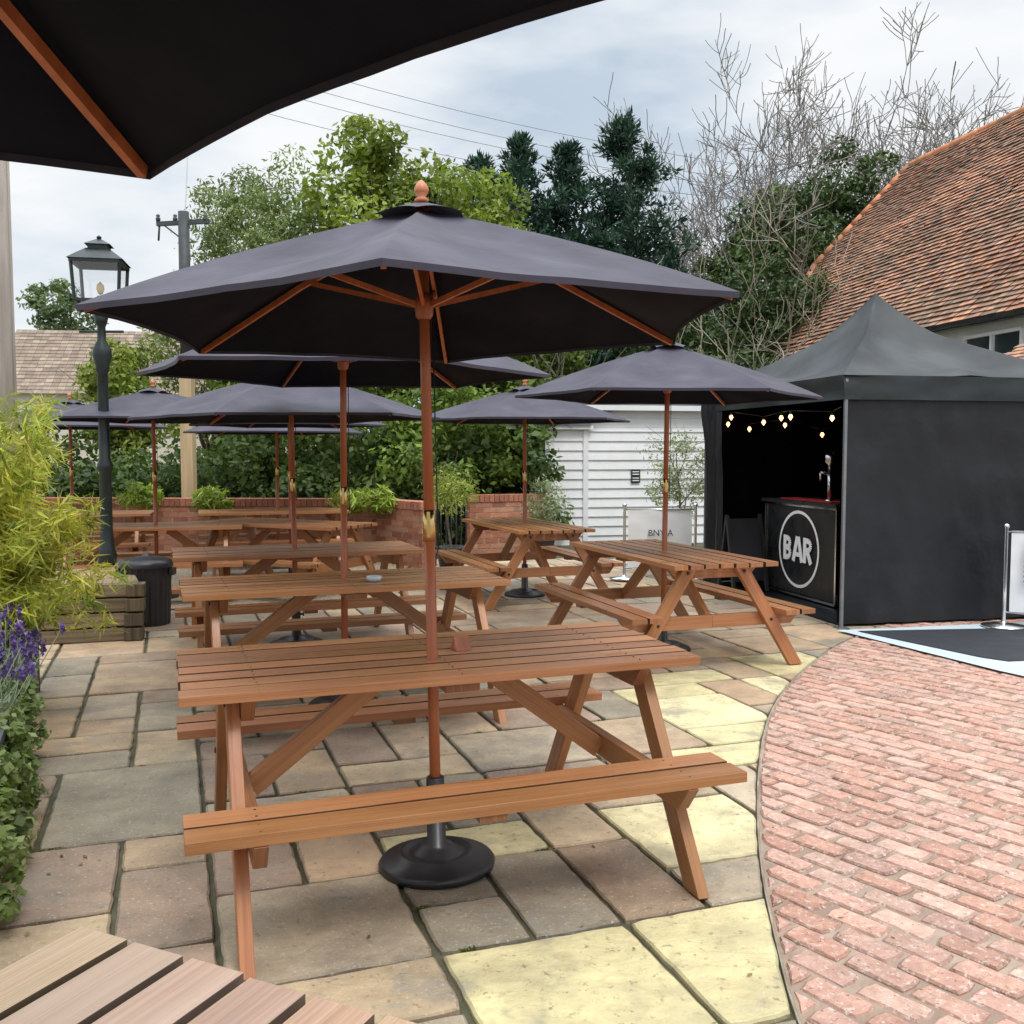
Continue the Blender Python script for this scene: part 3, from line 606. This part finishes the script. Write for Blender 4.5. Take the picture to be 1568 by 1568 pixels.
obj('walls',m.mesh('walls',pmat('cream_render',(.68,.62,.5),(.6,.55,.45))),HL)
m=MB()
for r_ in range(18):
    for k in range(44):
        c=random.choice([(.30,.24,.19),(.34,.28,.22),(.24,.19,.16)]); kk=random.uniform(.9,1.2); c=tuple(v*kk for v in c)
        o0=Vector((-1.15+k*.19,-.15+r_*.13,2.8+r_*.107)); m.face([o0,o0+Vector((.185,0,0)),o0+Vector((.185,.15,.105)),o0+Vector((0,.15,.105))],col=c)
m.face([(-1.15,2.2,4.72),(7.2,2.2,4.72),(7.2,4.6,2.8),(-1.15,4.6,2.8)],col=(.2,.16,.13)); obj('roof',m.mesh('roof',TILE),HL)
# ------------------------------------------------------------------ low brick walls
BWM=pmat('wall_brick',(1.1,1.05,1.0),(.85,.82,.8),scale=12,rough=.9,bump=.5,bscale=40,attr=True)
def brickwall(name,x0,y0,x1,y1,h,th=.22):
    m=MB(); L=math.hypot(x1-x0,y1-y0); rows=int(h/.075)
    for r_ in range(rows):
        x=-.11 if r_%2 else 0
        while x<L:
            a,b=max(0,x+.005),min(L,x+.215)
            if b-a>.02:
                c=random.choice([(.48,.19,.11),(.54,.24,.15),(.40,.16,.10),(.56,.29,.19)]); k=random.uniform(.85,1.15)
                m.box(((a+b)/2,0,r_*.075+.0375),(b-a,th,.066),tuple(v*k for v in c))
            x+=.225
    z=rows*.075; x=0
    while x<L: 
        k=random.uniform(.8,1.2); m.box((x+.037,0,z+.055),(.066,th+.03,.10),(.46*k,.19*k,.12*k)); x+=.075
    m.box((L/2,0,z/2),(L-.02,th-.012,z),(.42,.38,.32))
    return obj(name,m.mesh(name,BWM),None,(x0,y0,.0),(0,0,math.atan2(y1-y0,x1-x0)))
brickwall('low_brick_wall',-8.5,13.5,-1.75,13.1,.80); brickwall('low_brick_wall',-1.72,13.0,-1.05,12.3,.80); brickwall('low_brick_wall',-.65,14.2,.45,14.6,.80)
m=MB()
for k in range(7): m.tube((-.98+k*.06,12.5+k*.11,.0),(-.98+k*.06,12.5+k*.11,.9),.012,8)
m.beam((-.98,12.5,.85),(-.6,13.2,.85),.02,.03); m.beam((-.98,12.5,.12),(-.6,13.2,.12),.02,.03); obj('iron_gate',m.mesh('iron_gate',BLKM))
# ------------------------------------------------------------------ street furniture
lp=empty('street_lamp',(-3.74,9.0,0)); m=MB()
m.lathe([(.001,.0),(.11,.0),(.11,.12),(.085,.16),(.08,.5),(.09,.53),(.065,.6),(.055,.75),(.052,1.3),(.07,1.33),(.07,1.37),(.05,1.42),(.045,2.2),(.06,2.23),(.06,2.27),(.085,2.36),(.08,2.42),(.04,2.5),(.035,2.62),(.05,2.66),(.065,2.72),(.03,2.75),(.025,2.8),(.001,2.8)],seg=20)
m.tube((-.20,0,2.58),(.20,0,2.58),.012,8)
b0,t0,zb,zt=.185,.205,2.84,3.19
LR=Matrix.Rotation(R(12),3,'Z')
def LV(x,y,z): return LR@Vector((x,y,z))
cs=[(-1,-1),(1,-1),(1,1),(-1,1)]
for i in range(4):
    a,b=cs[i],cs[(i+1)%4]
    m.beam(LV(a[0]*b0,a[1]*b0,zb),LV(a[0]*t0,a[1]*t0,zt),.022,.022); m.beam(LV(a[0]*b0,a[1]*b0,zb),LV(b[0]*b0,b[1]*b0,zb),.026,.026); m.beam(LV(a[0]*t0,a[1]*t0,zt),LV(b[0]*t0,b[1]*t0,zt),.035,.04)
    m.beam(LV(a[0]*b0,a[1]*b0,zb),LV(0,0,2.70),.016,.016)
    R0=t0+.03; R1=.10
    m.face([LV(a[0]*R0,a[1]*R0,zt+.01),LV(b[0]*R0,b[1]*R0,zt+.01),LV(b[0]*R1,b[1]*R1,zt+.12),LV(a[0]*R1,a[1]*R1,zt+.12)])
    m.face([LV(a[0]*.085,a[1]*.085,zt+.12),LV(b[0]*.085,b[1]*.085,zt+.12),LV(b[0]*.085,b[1]*.085,zt+.16),LV(a[0]*.085,a[1]*.085,zt+.16)])
    m.face([LV(a[0]*.11,a[1]*.11,zt+.16),LV(b[0]*.11,b[1]*.11,zt+.16),LV(0,0,zt+.23)])
m.lathe([(.001,0),(.02,0),(.022,.015),(.001,.03)],c=(0,0,zt+.225),seg=12)
m.lathe([(.001,0),(.03,0),(.03,.05),(.001,.05)],c=(0,0,2.85),seg=12)
obj('post_and_lantern',m.mesh('post_and_lantern',LAMPG),lp)
LG,n,l,p=nt('lantern_glass'); tr=n.new('ShaderNodeBsdfTransparent'); gl=n.new('ShaderNodeBsdfGlossy'); gl.inputs[1].default_value=.05; mx=n.new('ShaderNodeMixShader'); mx.inputs[0].default_value=.12; l.new(tr.outputs[0],mx.inputs[1]); l.new(gl.outputs[0],mx.inputs[2]); l.new(mx.outputs[0],n['Material Output'].inputs[0])
m=MB()
for i in range(4):
    a,b=cs[i],cs[(i+1)%4]; m.face([LV(a[0]*b0,a[1]*b0,zb),LV(b[0]*b0,b[1]*b0,zb),LV(b[0]*t0,b[1]*t0,zt),LV(a[0]*t0,a[1]*t0,zt)])
obj('glass_panes',m.mesh('glass_panes',LG),lp)
m=MB(); m.lathe([(.001,0),(.02,.01),(.035,.05),(.03,.09),(.001,.12)],c=(0,0,2.91),seg=14); BL2=pmat('frosted_bulb',(.9,.72,.4),(.85,.65,.35),rough=.3); obj('bulb',m.mesh('bulb',BL2),lp)
m=MB(); m.tube((0,0,0),(0,0,4.6),.088,18,0,.072); m.tube((.085,0,.0),(.078,0,4.6),.012,8)
obj('telegraph_pole',m.mesh('telegraph_pole',pmat('weathered_pole',(.36,.32,.28),(.24,.21,.18),scale=3,rough=.95,bump=.6,bscale=10,stretch=(6,6,.4))),None,(-4.12,8.0,0))
up_=empty('utility_pole',(-4.62,14,0)); m=MB(); m.box((0,0,1.35),(.17,.17,2.7)); obj('timber_post',m.mesh('timber_post',pmat('light_timber',(.55,.42,.25),(.43,.31,.17),scale=2,rough=.8,bump=.3,stretch=(6,6,.5))),up_)
m=MB(); m.tube((0,0,2.7),(0,0,4.85),.085,14,0,.075); m.beam((-.38,0,4.68),(.36,0,4.72),.05,.06); m.beam((-.3,0,4.68),(0,0,4.45),.02,.02)
for x in (-.36,-.12,.3): m.lathe([(.001,0),(.03,0),(.035,.04),(.02,.05),(.03,.08),(.001,.10)],c=(x,0,4.72),seg=10)
m.tube((-.34,0,4.7),(-.36,0,4.45),.015,8)
obj('steel_top',m.mesh('steel_top',pmat('dark_steel',(.05,.06,.06),(.04,.045,.05),rough=.6)),up_)
cu=bpy.data.curves.new('overhead_power_lines','CURVE'); cu.dimensions='3D'; cu.bevel_depth=.009; cu.bevel_resolution=1
def line(a,b,sag,n_=14):
    s=cu.splines.new('POLY'); s.points.add(n_)
    for i in range(n_+1):
        t=i/n_; P=Vector(a).lerp(Vector(b),t); s.points[i].co=(P.x,P.y,P.z-sag*4*t*(1-t),1)
line((-9,28,12.6),(9,29,9.1),.5); line((-9,28,12.2),(9,29,8.9),.5); line((-9,28.4,11.6),(9,29,8.6),.5); line((-9,28,13.1),(9,29,9.5),.5); line((-4.6,14,4.8),(-9,28,12),.3)
cu.materials.append(pmat('cable_grey',(.35,.36,.38),(.3,.3,.32))); o=bpy.data.objects.new('overhead_power_lines',cu); COL.objects.link(o)
bi=empty('litter_bin',(-3.12,8.3,.012)); m=MB()
vs=[];fs=[];NS=72
for (r0,z) in ((.175,0),(.182,.06),(.19,.3),(.20,.50),(.20,.52)):
    for k in range(NS):
        a=2*math.pi*k/NS; r_=r0+(.008 if k%3==0 else 0); vs.append((r_*math.cos(a),r_*math.sin(a),z))
for i in range(4):
    for k in range(NS): k2=(k+1)%NS; fs.append([i*NS+k,i*NS+k2,(i+1)*NS+k2,(i+1)*NS+k])
m.shared(vs,fs,sm=False); m.lathe([(.218,.50),(.222,.53),(.205,.555),(.15,.575),(.07,.59),(.03,.595),(.03,.615),(.001,.618)],seg=36); m.lathe([(.2,.5),(.222,.5)],seg=36)
for s_ in (-1,1): m.box((s_*.225,0,.46),(.03,.1,.06))
obj('body_and_lid',m.mesh('body_and_lid',BLK),bi)
OAK=pmat('old_sleeper',(.30,.225,.14),(.13,.095,.06),scale=2,rough=.9,bump=.8,bscale=4,coord='UV',stretch=(.8,14,1),attr=True)
pl=empty('timber_sleeper_planter',(-3.55,7.45,.01),R(17)); m=MB()
for r_ in range(4):
    zz=.060+r_*.115; o1=random.uniform(-.02,.02)
    m.beam((-.75,o1*.4,zz),(.58-.003*r_+o1,o1*.4,zz),.12,.102,col=tint(.6,1.2)); m.beam((.58,.07,zz),(.40,1.5,zz),.12,.102,col=tint(.6,1.2))
    m.box((.60+.002*r_+o1,-.02,zz),(.14,.15,.100),tint(.45,.7))
m.face([(-.75,.05,.41),(.55,.05,.41),(.4,1.5,.41),(-1.2,1.5,.41)],col=(1.6,1.5,1.4)); bev(obj('sleepers',m.mesh('sleepers',OAK),pl),.008)
tr_=empty('slate_trough_planter',(-1.65,2.95,.012),math.atan2(1.74,-.73)); m=MB()
m.box((1.6,.02,.22),(3.3,.035,.44)); m.box((1.6,1.0,.22),(3.3,.035,.44)); m.box((-.05,.5,.22),(.035,1.0,.44)); m.box((3.26,.5,.22),(.035,1.0,.44)); m.box((1.6,.012,.43),(3.34,.07,.035))
obj('trough',m.mesh('trough',pmat('dark_trough',(.07,.073,.08),(.045,.047,.052),rough=.7,bump=.3)),tr_)
m=MB(); m.face([(0,.03,.38),(3.2,.03,.38),(3.2,.98,.38),(0,.98,.38)]); obj('soil',m.mesh('soil',pmat('soil',(.05,.035,.025),(.03,.02,.015),rough=1,bump=1,bscale=30)),tr_)
# ------------------------------------------------------------------ foliage
def leafmesh(name,C,Rr,cnt,size,cols,mat,aspect=.5,up=.5,shell=.45,par=None,jit=.25,clcol=.28,dirn=None,droop=0):
    C=np.asarray(C,float);Rr=np.asarray(Rr,float); K=len(C); 
    if Rr.ndim==1: Rr=np.repeat(Rr[:,None],3,1)
    N=K*cnt; idx=np.repeat(np.arange(K),cnt)
    v=rng.normal(size=(N,3)); v/=np.linalg.norm(v,axis=1)[:,None]; rad=(shell+(1-shell)*rng.random(N)**.6)*(1+.14*rng.normal(size=N))
    P=C[idx]+v*rad[:,None]*Rr[idx]
    if dirn is None:
        nrm=v*.6+rng.normal(size=(N,3))*.6; nrm[:,2]+=up
        nrm/=np.linalg.norm(nrm,axis=1)[:,None]; a=np.cross(nrm,rng.normal(size=(N,3))); a/=np.linalg.norm(a,axis=1)[:,None]
    else:
        a=dirn(v,N); a/=np.linalg.norm(a,axis=1)[:,None]; nrm=np.cross(a,rng.normal(size=(N,3))); nrm/=np.linalg.norm(nrm,axis=1)[:,None]
    if droop: a[:,2]-=droop; a/=np.linalg.norm(a,axis=1)[:,None]
    b=np.cross(nrm,a); s=size*(1+jit*rng.normal(size=N)).clip(.4,2)
    a*=s[:,None]*.5; b*=s[:,None]*.5*aspect
    V=np.stack([P-a,P-b*1.0-a*.1,P+a,P+b-a*.1],1).reshape(-1,3)
    cols=np.array(cols); ci=rng.integers(0,len(cols),K); cc=cols[ci][idx]*(.6)+cols[rng.integers(0,len(cols),N)]*.4
    shade=1+clcol*rng.uniform(-1,1,K)[idx]+.2*rng.normal(size=N); cc=cc*(shade.clip(.4,1.7))[:,None]
    me=bpy.data.meshes.new(name); me.vertices.add(4*N); me.vertices.foreach_set('co',V.astype(np.float32).ravel())
    me.loops.add(4*N); me.loops.foreach_set('vertex_index',np.arange(4*N,dtype=np.int32)); me.polygons.add(N); me.polygons.foreach_set('loop_start',np.arange(0,4*N,4,dtype=np.int32))
    try: me.polygons.foreach_set('loop_total',np.full(N,4,dtype=np.int32))
    except Exception: pass
    me.update(); at=me.color_attributes.new('Col','FLOAT_COLOR','CORNER'); q=np.ones((N,4,4),np.float32); q[:,:,:3]=cc[:,None,:]; at.data.foreach_set('color',q.ravel()); me.materials.append(mat)
    me.validate(); return obj(name,me,par)
def limbs(name,base,h,r,spread,seed,mat=BARK,par=None,levels=3,n1=7,twist=.35,minr=.01,start=.35,rise=.25,sub=(4,6)):
    rd=random.Random(seed); cu=bpy.data.curves.new(name,'CURVE'); cu.dimensions='3D'; cu.bevel_depth=1; cu.bevel_resolution=0
    def br(p,dr,L,r0,lev):
        k=7 if lev else 5; s=cu.splines.new('POLY'); s.points.add(k); pts=[]
        q=Vector(p);dd=Vector(dr).normalized()
        for i in range(k+1):
            rr=max(minr*.5,r0*(1-.8*i/k)); s.points[i].co=(*q,1); s.points[i].radius=rr; pts.append((q.copy(),dd.copy(),rr))
            dd=(dd+Vector((rd.gauss(0,1),rd.gauss(0,1),rd.gauss(0,.8)))*twist*.4+Vector((0,0,rise*.35))).normalized(); q=q+dd*(L/k)
        if lev>0:
            nb=n1 if lev==levels else rd.randint(*sub)
            for j in range(nb):
                t=rd.uniform(start if lev==levels else .2,.98); i=min(k,int(t*k)); P,D_,rr=pts[i]
                o=D_.orthogonal().normalized(); o.rotate(Matrix.Rotation(rd.uniform(0,6.28),3,D_)); nd=(D_*.65+o*spread+Vector((0,0,.15))).normalized()
                br(P,nd,L*rd.uniform(.42,.66),rr*.6,lev-1)
    br(base,(rd.uniform(-.05,.05),rd.uniform(-.05,.05),1),h,r,levels); cu.materials.append(mat)
    o=bpy.data.objects.new(name,cu); COL.objects.link(o)
    if par: o.parent=par
def crown(c,rx,rz,K,cr,seed):
    rd=np.random.default_rng(seed); v=rd.normal(size=(K,3)); v/=np.linalg.norm(v,axis=1)[:,None]; rr=rd.uniform(.35,1.0,K)**.7
    C=np.array(c)+v*rr[:,None]*np.array([rx,rx*.9,rz]); R_=rd.uniform(.55,1.35,K)*cr; return C,np.stack([R_,R_,R_*.75],1)
def tree(name,x,y,z0,ztop,rx,K,cr,cnt,size,cols,seed,mat=LEAF,**kw):
    e=empty(name,(0,0,0)); zc=(z0+ztop)/2; limbs('trunk_and_limbs',(x,y,-.05),ztop*.62,.16,.6,seed,par=e,levels=2,n1=6)
    C,Q=crown((x,y,zc),rx,(ztop-z0)/2,K,cr,seed); leafmesh('foliage',C,Q,cnt,size,cols,mat,par=e,**kw); return e
LG1=[(.19,.25,.045),(.25,.31,.06),(.14,.20,.04),(.29,.34,.08)]
LG2=[(.12,.18,.035),(.16,.23,.045),(.08,.13,.03),(.20,.26,.06)]
LD=[(.045,.080,.026),(.065,.105,.030),(.032,.060,.022),(.085,.125,.04)]
LC=[(.030,.072,.050),(.042,.092,.062),(.021,.050,.038)]
LW=[(.19,.25,.09),(.24,.30,.12),(.15,.20,.08)]
tree('willow_tree',-5.1,20,2.0,7.6,1.55,125,.45,190,.12,LW,11,aspect=.3,droop=.4)
tree('willow_tree',-6.5,20.6,1.5,5.2,1.0,50,.42,190,.12,LW,15,aspect=.3,droop=.4)
tree('ash_tree',-2.7,20,2.2,8.0,1.75,130,.48,200,.16,LG1,12,aspect=.5)
tree('ash_tree',-.9,19.6,2.0,7.2,1.45,100,.45,200,.15,LG1,13,aspect=.5)
tree('hawthorn_tree',-7.3,18.4,1.0,3.6,.8,35,.35,200,.12,LG1,14)
tree('field_maple_tree',-4.0,18,.8,4.6,1.8,90,.45,190,.12,LG2,21)
tree('field_maple_tree',-.2,17.8,.6,4.6,1.7,90,.45,190,.12,LG2,22)
def conifer(x,y,h,rb,seed):
    e=empty('conifer_tree',(0,0,0)); rd=random.Random(seed); C=[];Q=[]
    m=MB(); m.tube((x,y,0),(x,y,h*.97),.16,8,0,.02); obj('trunk',m.mesh('trunk',BARK),e)
    z=1.6
    while z<h-.15:
        f=(z/h); rr=rb*min(1,(1-f)*2.1)**.85*rd.uniform(.75,1.2)+.10; nb=max(4,int(9*(1-f)+4))
        for k in range(nb):
            a=rd.uniform(0,6.28); L=rr*rd.uniform(.55,1.2)
            for t in (.35,.7,1.0):
                s=(.20+.26*min(1,(1-f)*1.5))*(1.3-t*.5); C.append((x+math.cos(a)*L*t,y+math.sin(a)*L*t,z+.28*t*t*rr+rd.uniform(-.1,.1))); Q.append((s,s,s*.8))
        z+=.30
    for k in range(3): C.append((x,y,h-.12-.16*k)); Q.append((.07+.05*k,.07+.05*k,.2))
    def cd(v,N):
        a=v+rng.normal(size=(N,3))*.35; a[:,2]+=.45; return a
    leafmesh('foliage',C,Q,46,.17,LC,LEAFD,aspect=.26,par=e,shell=.25,dirn=cd)
conifer(2.6,22,8.95,1.45,1); conifer(1.25,22.6,8.35,1.35,2); conifer(.2,22,8.45,1.3,3); conifer(-.75,22.6,8.2,1.2,4); conifer(3.7,23.4,6.4,1.2,5); conifer(1.9,20.8,6.0,1.5,6)
tree('ivy_clad_tree',4.7,22.5,.5,6.2,1.5,100,.48,200,.12,LD,31,LEAFD)
tree('ivy_clad_tree',6.6,24.6,1.0,8.3,1.9,150,.52,200,.13,LD+[(.09,.14,.035)],36,LEAFD)
tree('ivy_clad_tree',8.8,26,1.0,9.6,2.3,180,.52,200,.13,LD+[(.08,.13,.035)],32,LEAFD)
tree('ivy_clad_tree',3.2,19.6,.3,4.6,1.8,100,.45,200,.11,LD,34,LEAFD)
tree('ivy_clad_tree',5.9,20.8,.3,5.6,1.5,90,.45,200,.11,LD,35,LEAFD)
for (x,y,h,s,sp) in ((7.6,27,7.8,3,.85),(9.6,28,8.6,8,.85),(11.6,28.5,8.4,12,.85),(6.0,25.5,6.0,21,.85),(13.8,29,7.8,23,.85)):
    limbs('bare_tree',(x,y,0),h,.20,sp,s,TWIG,levels=4,n1=11,twist=.26,minr=.020,start=.42,rise=.22,sub=(4,5))
for (x,y,h,s) in ((4.3,18.7,3.9,5),(5.2,19.0,4.6,9)):
    limbs('bare_shrub',(x,y,0),h,.06,.8,s,TWIG2,levels=3,n1=5,twist=.5,minr=.014,start=.5,sub=(3,4))
C=[];Q=[]
for k in range(250):
    x=random.uniform(-9.5,.6); y=random.uniform(14.6,16.8); z=random.uniform(.1,1.75 if x<-5 else 2.3)*(.85+.2*math.sin(x*1.3)); C.append((x,y,z)); s=random.uniform(.3,.5); Q.append((s,s,s*.85))
leafmesh('hedge',C,Q,170,.12,LD+[(.10,.16,.04),(.12,.17,.04)],LEAF,aspect=.6)
C=[];Q=[]
for k in range(60):
    x=random.uniform(2.0,7.5); y=random.uniform(17.6,18.6); z=random.uniform(.2,2.6); C.append((x,y,z)); s=random.uniform(.35,.6); Q.append((s,s,s*.85))
leafmesh('hedge',C,Q,180,.12,LD,LEAFD,aspect=.6)
C,Q=crown((-.9,15.0,1.6),1.1,.95,40,.36,77); leafmesh('laurel_bush',C,Q,180,.11,[(.15,.22,.04),(.18,.26,.05),(.11,.17,.04)],LEAF)
tree('distant_tree',-16.3,36,2.5,8.0,1.3,60,.45,150,.18,[(.15,.20,.10),(.12,.17,.09)],41)
C=[];Q=[]
for k in range(120):
    x=random.uniform(-60,60); C.append((x,random.uniform(50,60),random.uniform(0,2.6))); s=random.uniform(1.2,2.2); Q.append((s*1.3,s,s*.8))
leafmesh('distant_treeline',C,Q,120,.6,LG2+LD,LEAF,aspect=.7)
for (x,y,z) in ((-4.9,12.9,.86),(-3.95,12.85,.86),(-1.75,12.7,.88),(-2.1,12.8,.83)):
    C,Q=crown((x,y,z),.24,.16,10,.12,int(x*-10)); leafmesh('fern_plant',C,Q,70,.13,[(.30,.40,.07),(.36,.44,.09)],LEAF,aspect=.2)
def potted(x,y,h,r,seed,cols,name='potted_olive_tree',pot=.18,K=26,cnt=80,cr=.16):
    e=empty(name,(0,0,0)); m=MB(); m.lathe([(.001,.01),(pot*.7,.01),(pot,.30),(pot*1.08,.30),(pot*1.08,.35),(pot*.95,.35),(pot*.9,.31),(.001,.31)],c=(x,y,.01),seg=24); obj('pot',m.mesh('pot',BLK),e)
    limbs('stem',(x,y,.3),(h-.3)*.85,.022,.6,seed,par=e,levels=2,n1=5,minr=.004); C,Q=crown((x,y,h-r),r*.8,r,K,cr,seed); leafmesh('foliage',C,Q,cnt,.055,cols,LEAF,aspect=.25,par=e)
OL=[(.26,.31,.19),(.34,.38,.25),(.20,.25,.14)]
potted(-.72,11.6,1.28,.27,3,[(.38,.43,.10),(.30,.37,.09)]); potted(.42,13.4,1.12,.32,4,OL); potted(2.05,11.9,1.80,.55,5,OL,K=50,cnt=60,cr=.18)
# bamboo
e=empty('bamboo_plant',(0,0,0)); m=MB(); C=[];Q=[]
for k in range(230):
    a=random.uniform(0,6.28); r0=random.uniform(0,.28); bx,by=-3.08+r0*math.cos(a)*.9,5.2+r0*math.sin(a)*1.8; H=random.uniform(.35,1.5); lean=random.uniform(.15,.55)+.3*(1.5-H)*random.random()
    p=Vector((bx,by,.4)); 
    for i in range(8):
        t=(i+1)/8; q=Vector((bx+math.cos(a)*lean*t**1.8,by+math.sin(a)*lean*t**1.8,.4+H*t-.28*lean*t**3)); m.tube(p,q,.005*(1.2-t),5,col=(1,1,1)); p=q
        if t>.1: C.append(tuple(q)); Q.append((.09,.09,.09))
obj('canes',m.mesh('canes',pmat('bamboo_cane',(.42,.40,.12),(.30,.30,.08))),e)
def bd(v,N): 
    a=v*.8+rng.normal(size=(N,3))*.5; a[:,2]-=.15; return a
leafmesh('foliage',C,Q,34,.105,[(.52,.50,.08),(.58,.54,.12),(.38,.41,.07),(.22,.30,.05)],LEAF,aspect=.11,dirn=bd,par=e,shell=.1)
# lavender
e=empty('lavender_plant',(0,0,0)); m=MB(); C=[];Q=[];C2=[];Q2=[]
for k in range(260):
    t=random.uniform(.7,2.6); w_=random.uniform(.02,.6); bx=-1.65-.387*t-w_*.92; by=2.95+.92*t-w_*.387+.1; a=random.uniform(0,6.28); ln=random.uniform(.02,.16); H=random.uniform(.12,.34)
    q=Vector((bx+ln*math.cos(a)+.05,by+ln*math.sin(a),.40+H)); m.tube((bx,by,.38),q,.0022,4); C.append(tuple(q)); Q.append((.010,.010,.035)); C2.append((bx,by,.43)); Q2.append((.07,.07,.10))
obj('stems',m.mesh('stems',pmat('lavender_stem',(.20,.25,.13),(.15,.2,.1))),e); leafmesh('flowers',C,Q,34,.016,[(.16,.10,.34),(.22,.15,.42),(.12,.07,.26)],LEAF,aspect=.8,par=e,shell=.3)
leafmesh('foliage',C2,Q2,26,.055,[(.18,.25,.12),(.23,.30,.15)],LEAF,aspect=.15,par=e)
C=[];Q=[]
for k in range(120):
    t=random.uniform(-.3,1.8); z=random.uniform(.04,.46); o_=-.03+random.uniform(0,.15)*(1-z*.8); C.append((-1.65-.387*t+.92*o_,2.95+.92*t+.387*o_,z)); Q.append((.05,.05,.06))
leafmesh('trailing_ivy',C,Q,42,.033,[(.14,.20,.06),(.20,.27,.09),(.30,.34,.17),(.11,.16,.045)],LEAF,aspect=.8)
C=[(random.uniform(-2.5,1),random.uniform(2.2,6),.021) for _ in range(60)]; leafmesh('leaf_litter',C,[(.2,.2,.0005)]*60,2,.020,[(.35,.3,.15),(.2,.15,.07)],LEAF,aspect=.5,up=6)
# moss growing in the joints
C=[];Q=[]; random.shuffle(corners)
for (A,B) in corners[:260]:
    if A[1]>9 or A[1]<1.5: continue
    t=random.random(); L=random.choice([.02,.05,.09])
    for q in range(3): s=min(1,max(0,t+q*L)); C.append((A[0]+(B[0]-A[0])*s+e2[0]*-.006,A[1]+(B[1]-A[1])*s+e2[1]*-.006,.014)); Q.append((.022,.009,.005))
leafmesh('joint_moss',C,Q,26,.010,[(.10,.13,.03),(.15,.17,.05),(.20,.19,.08)],LEAF,aspect=.5,shell=.1)
print('done')
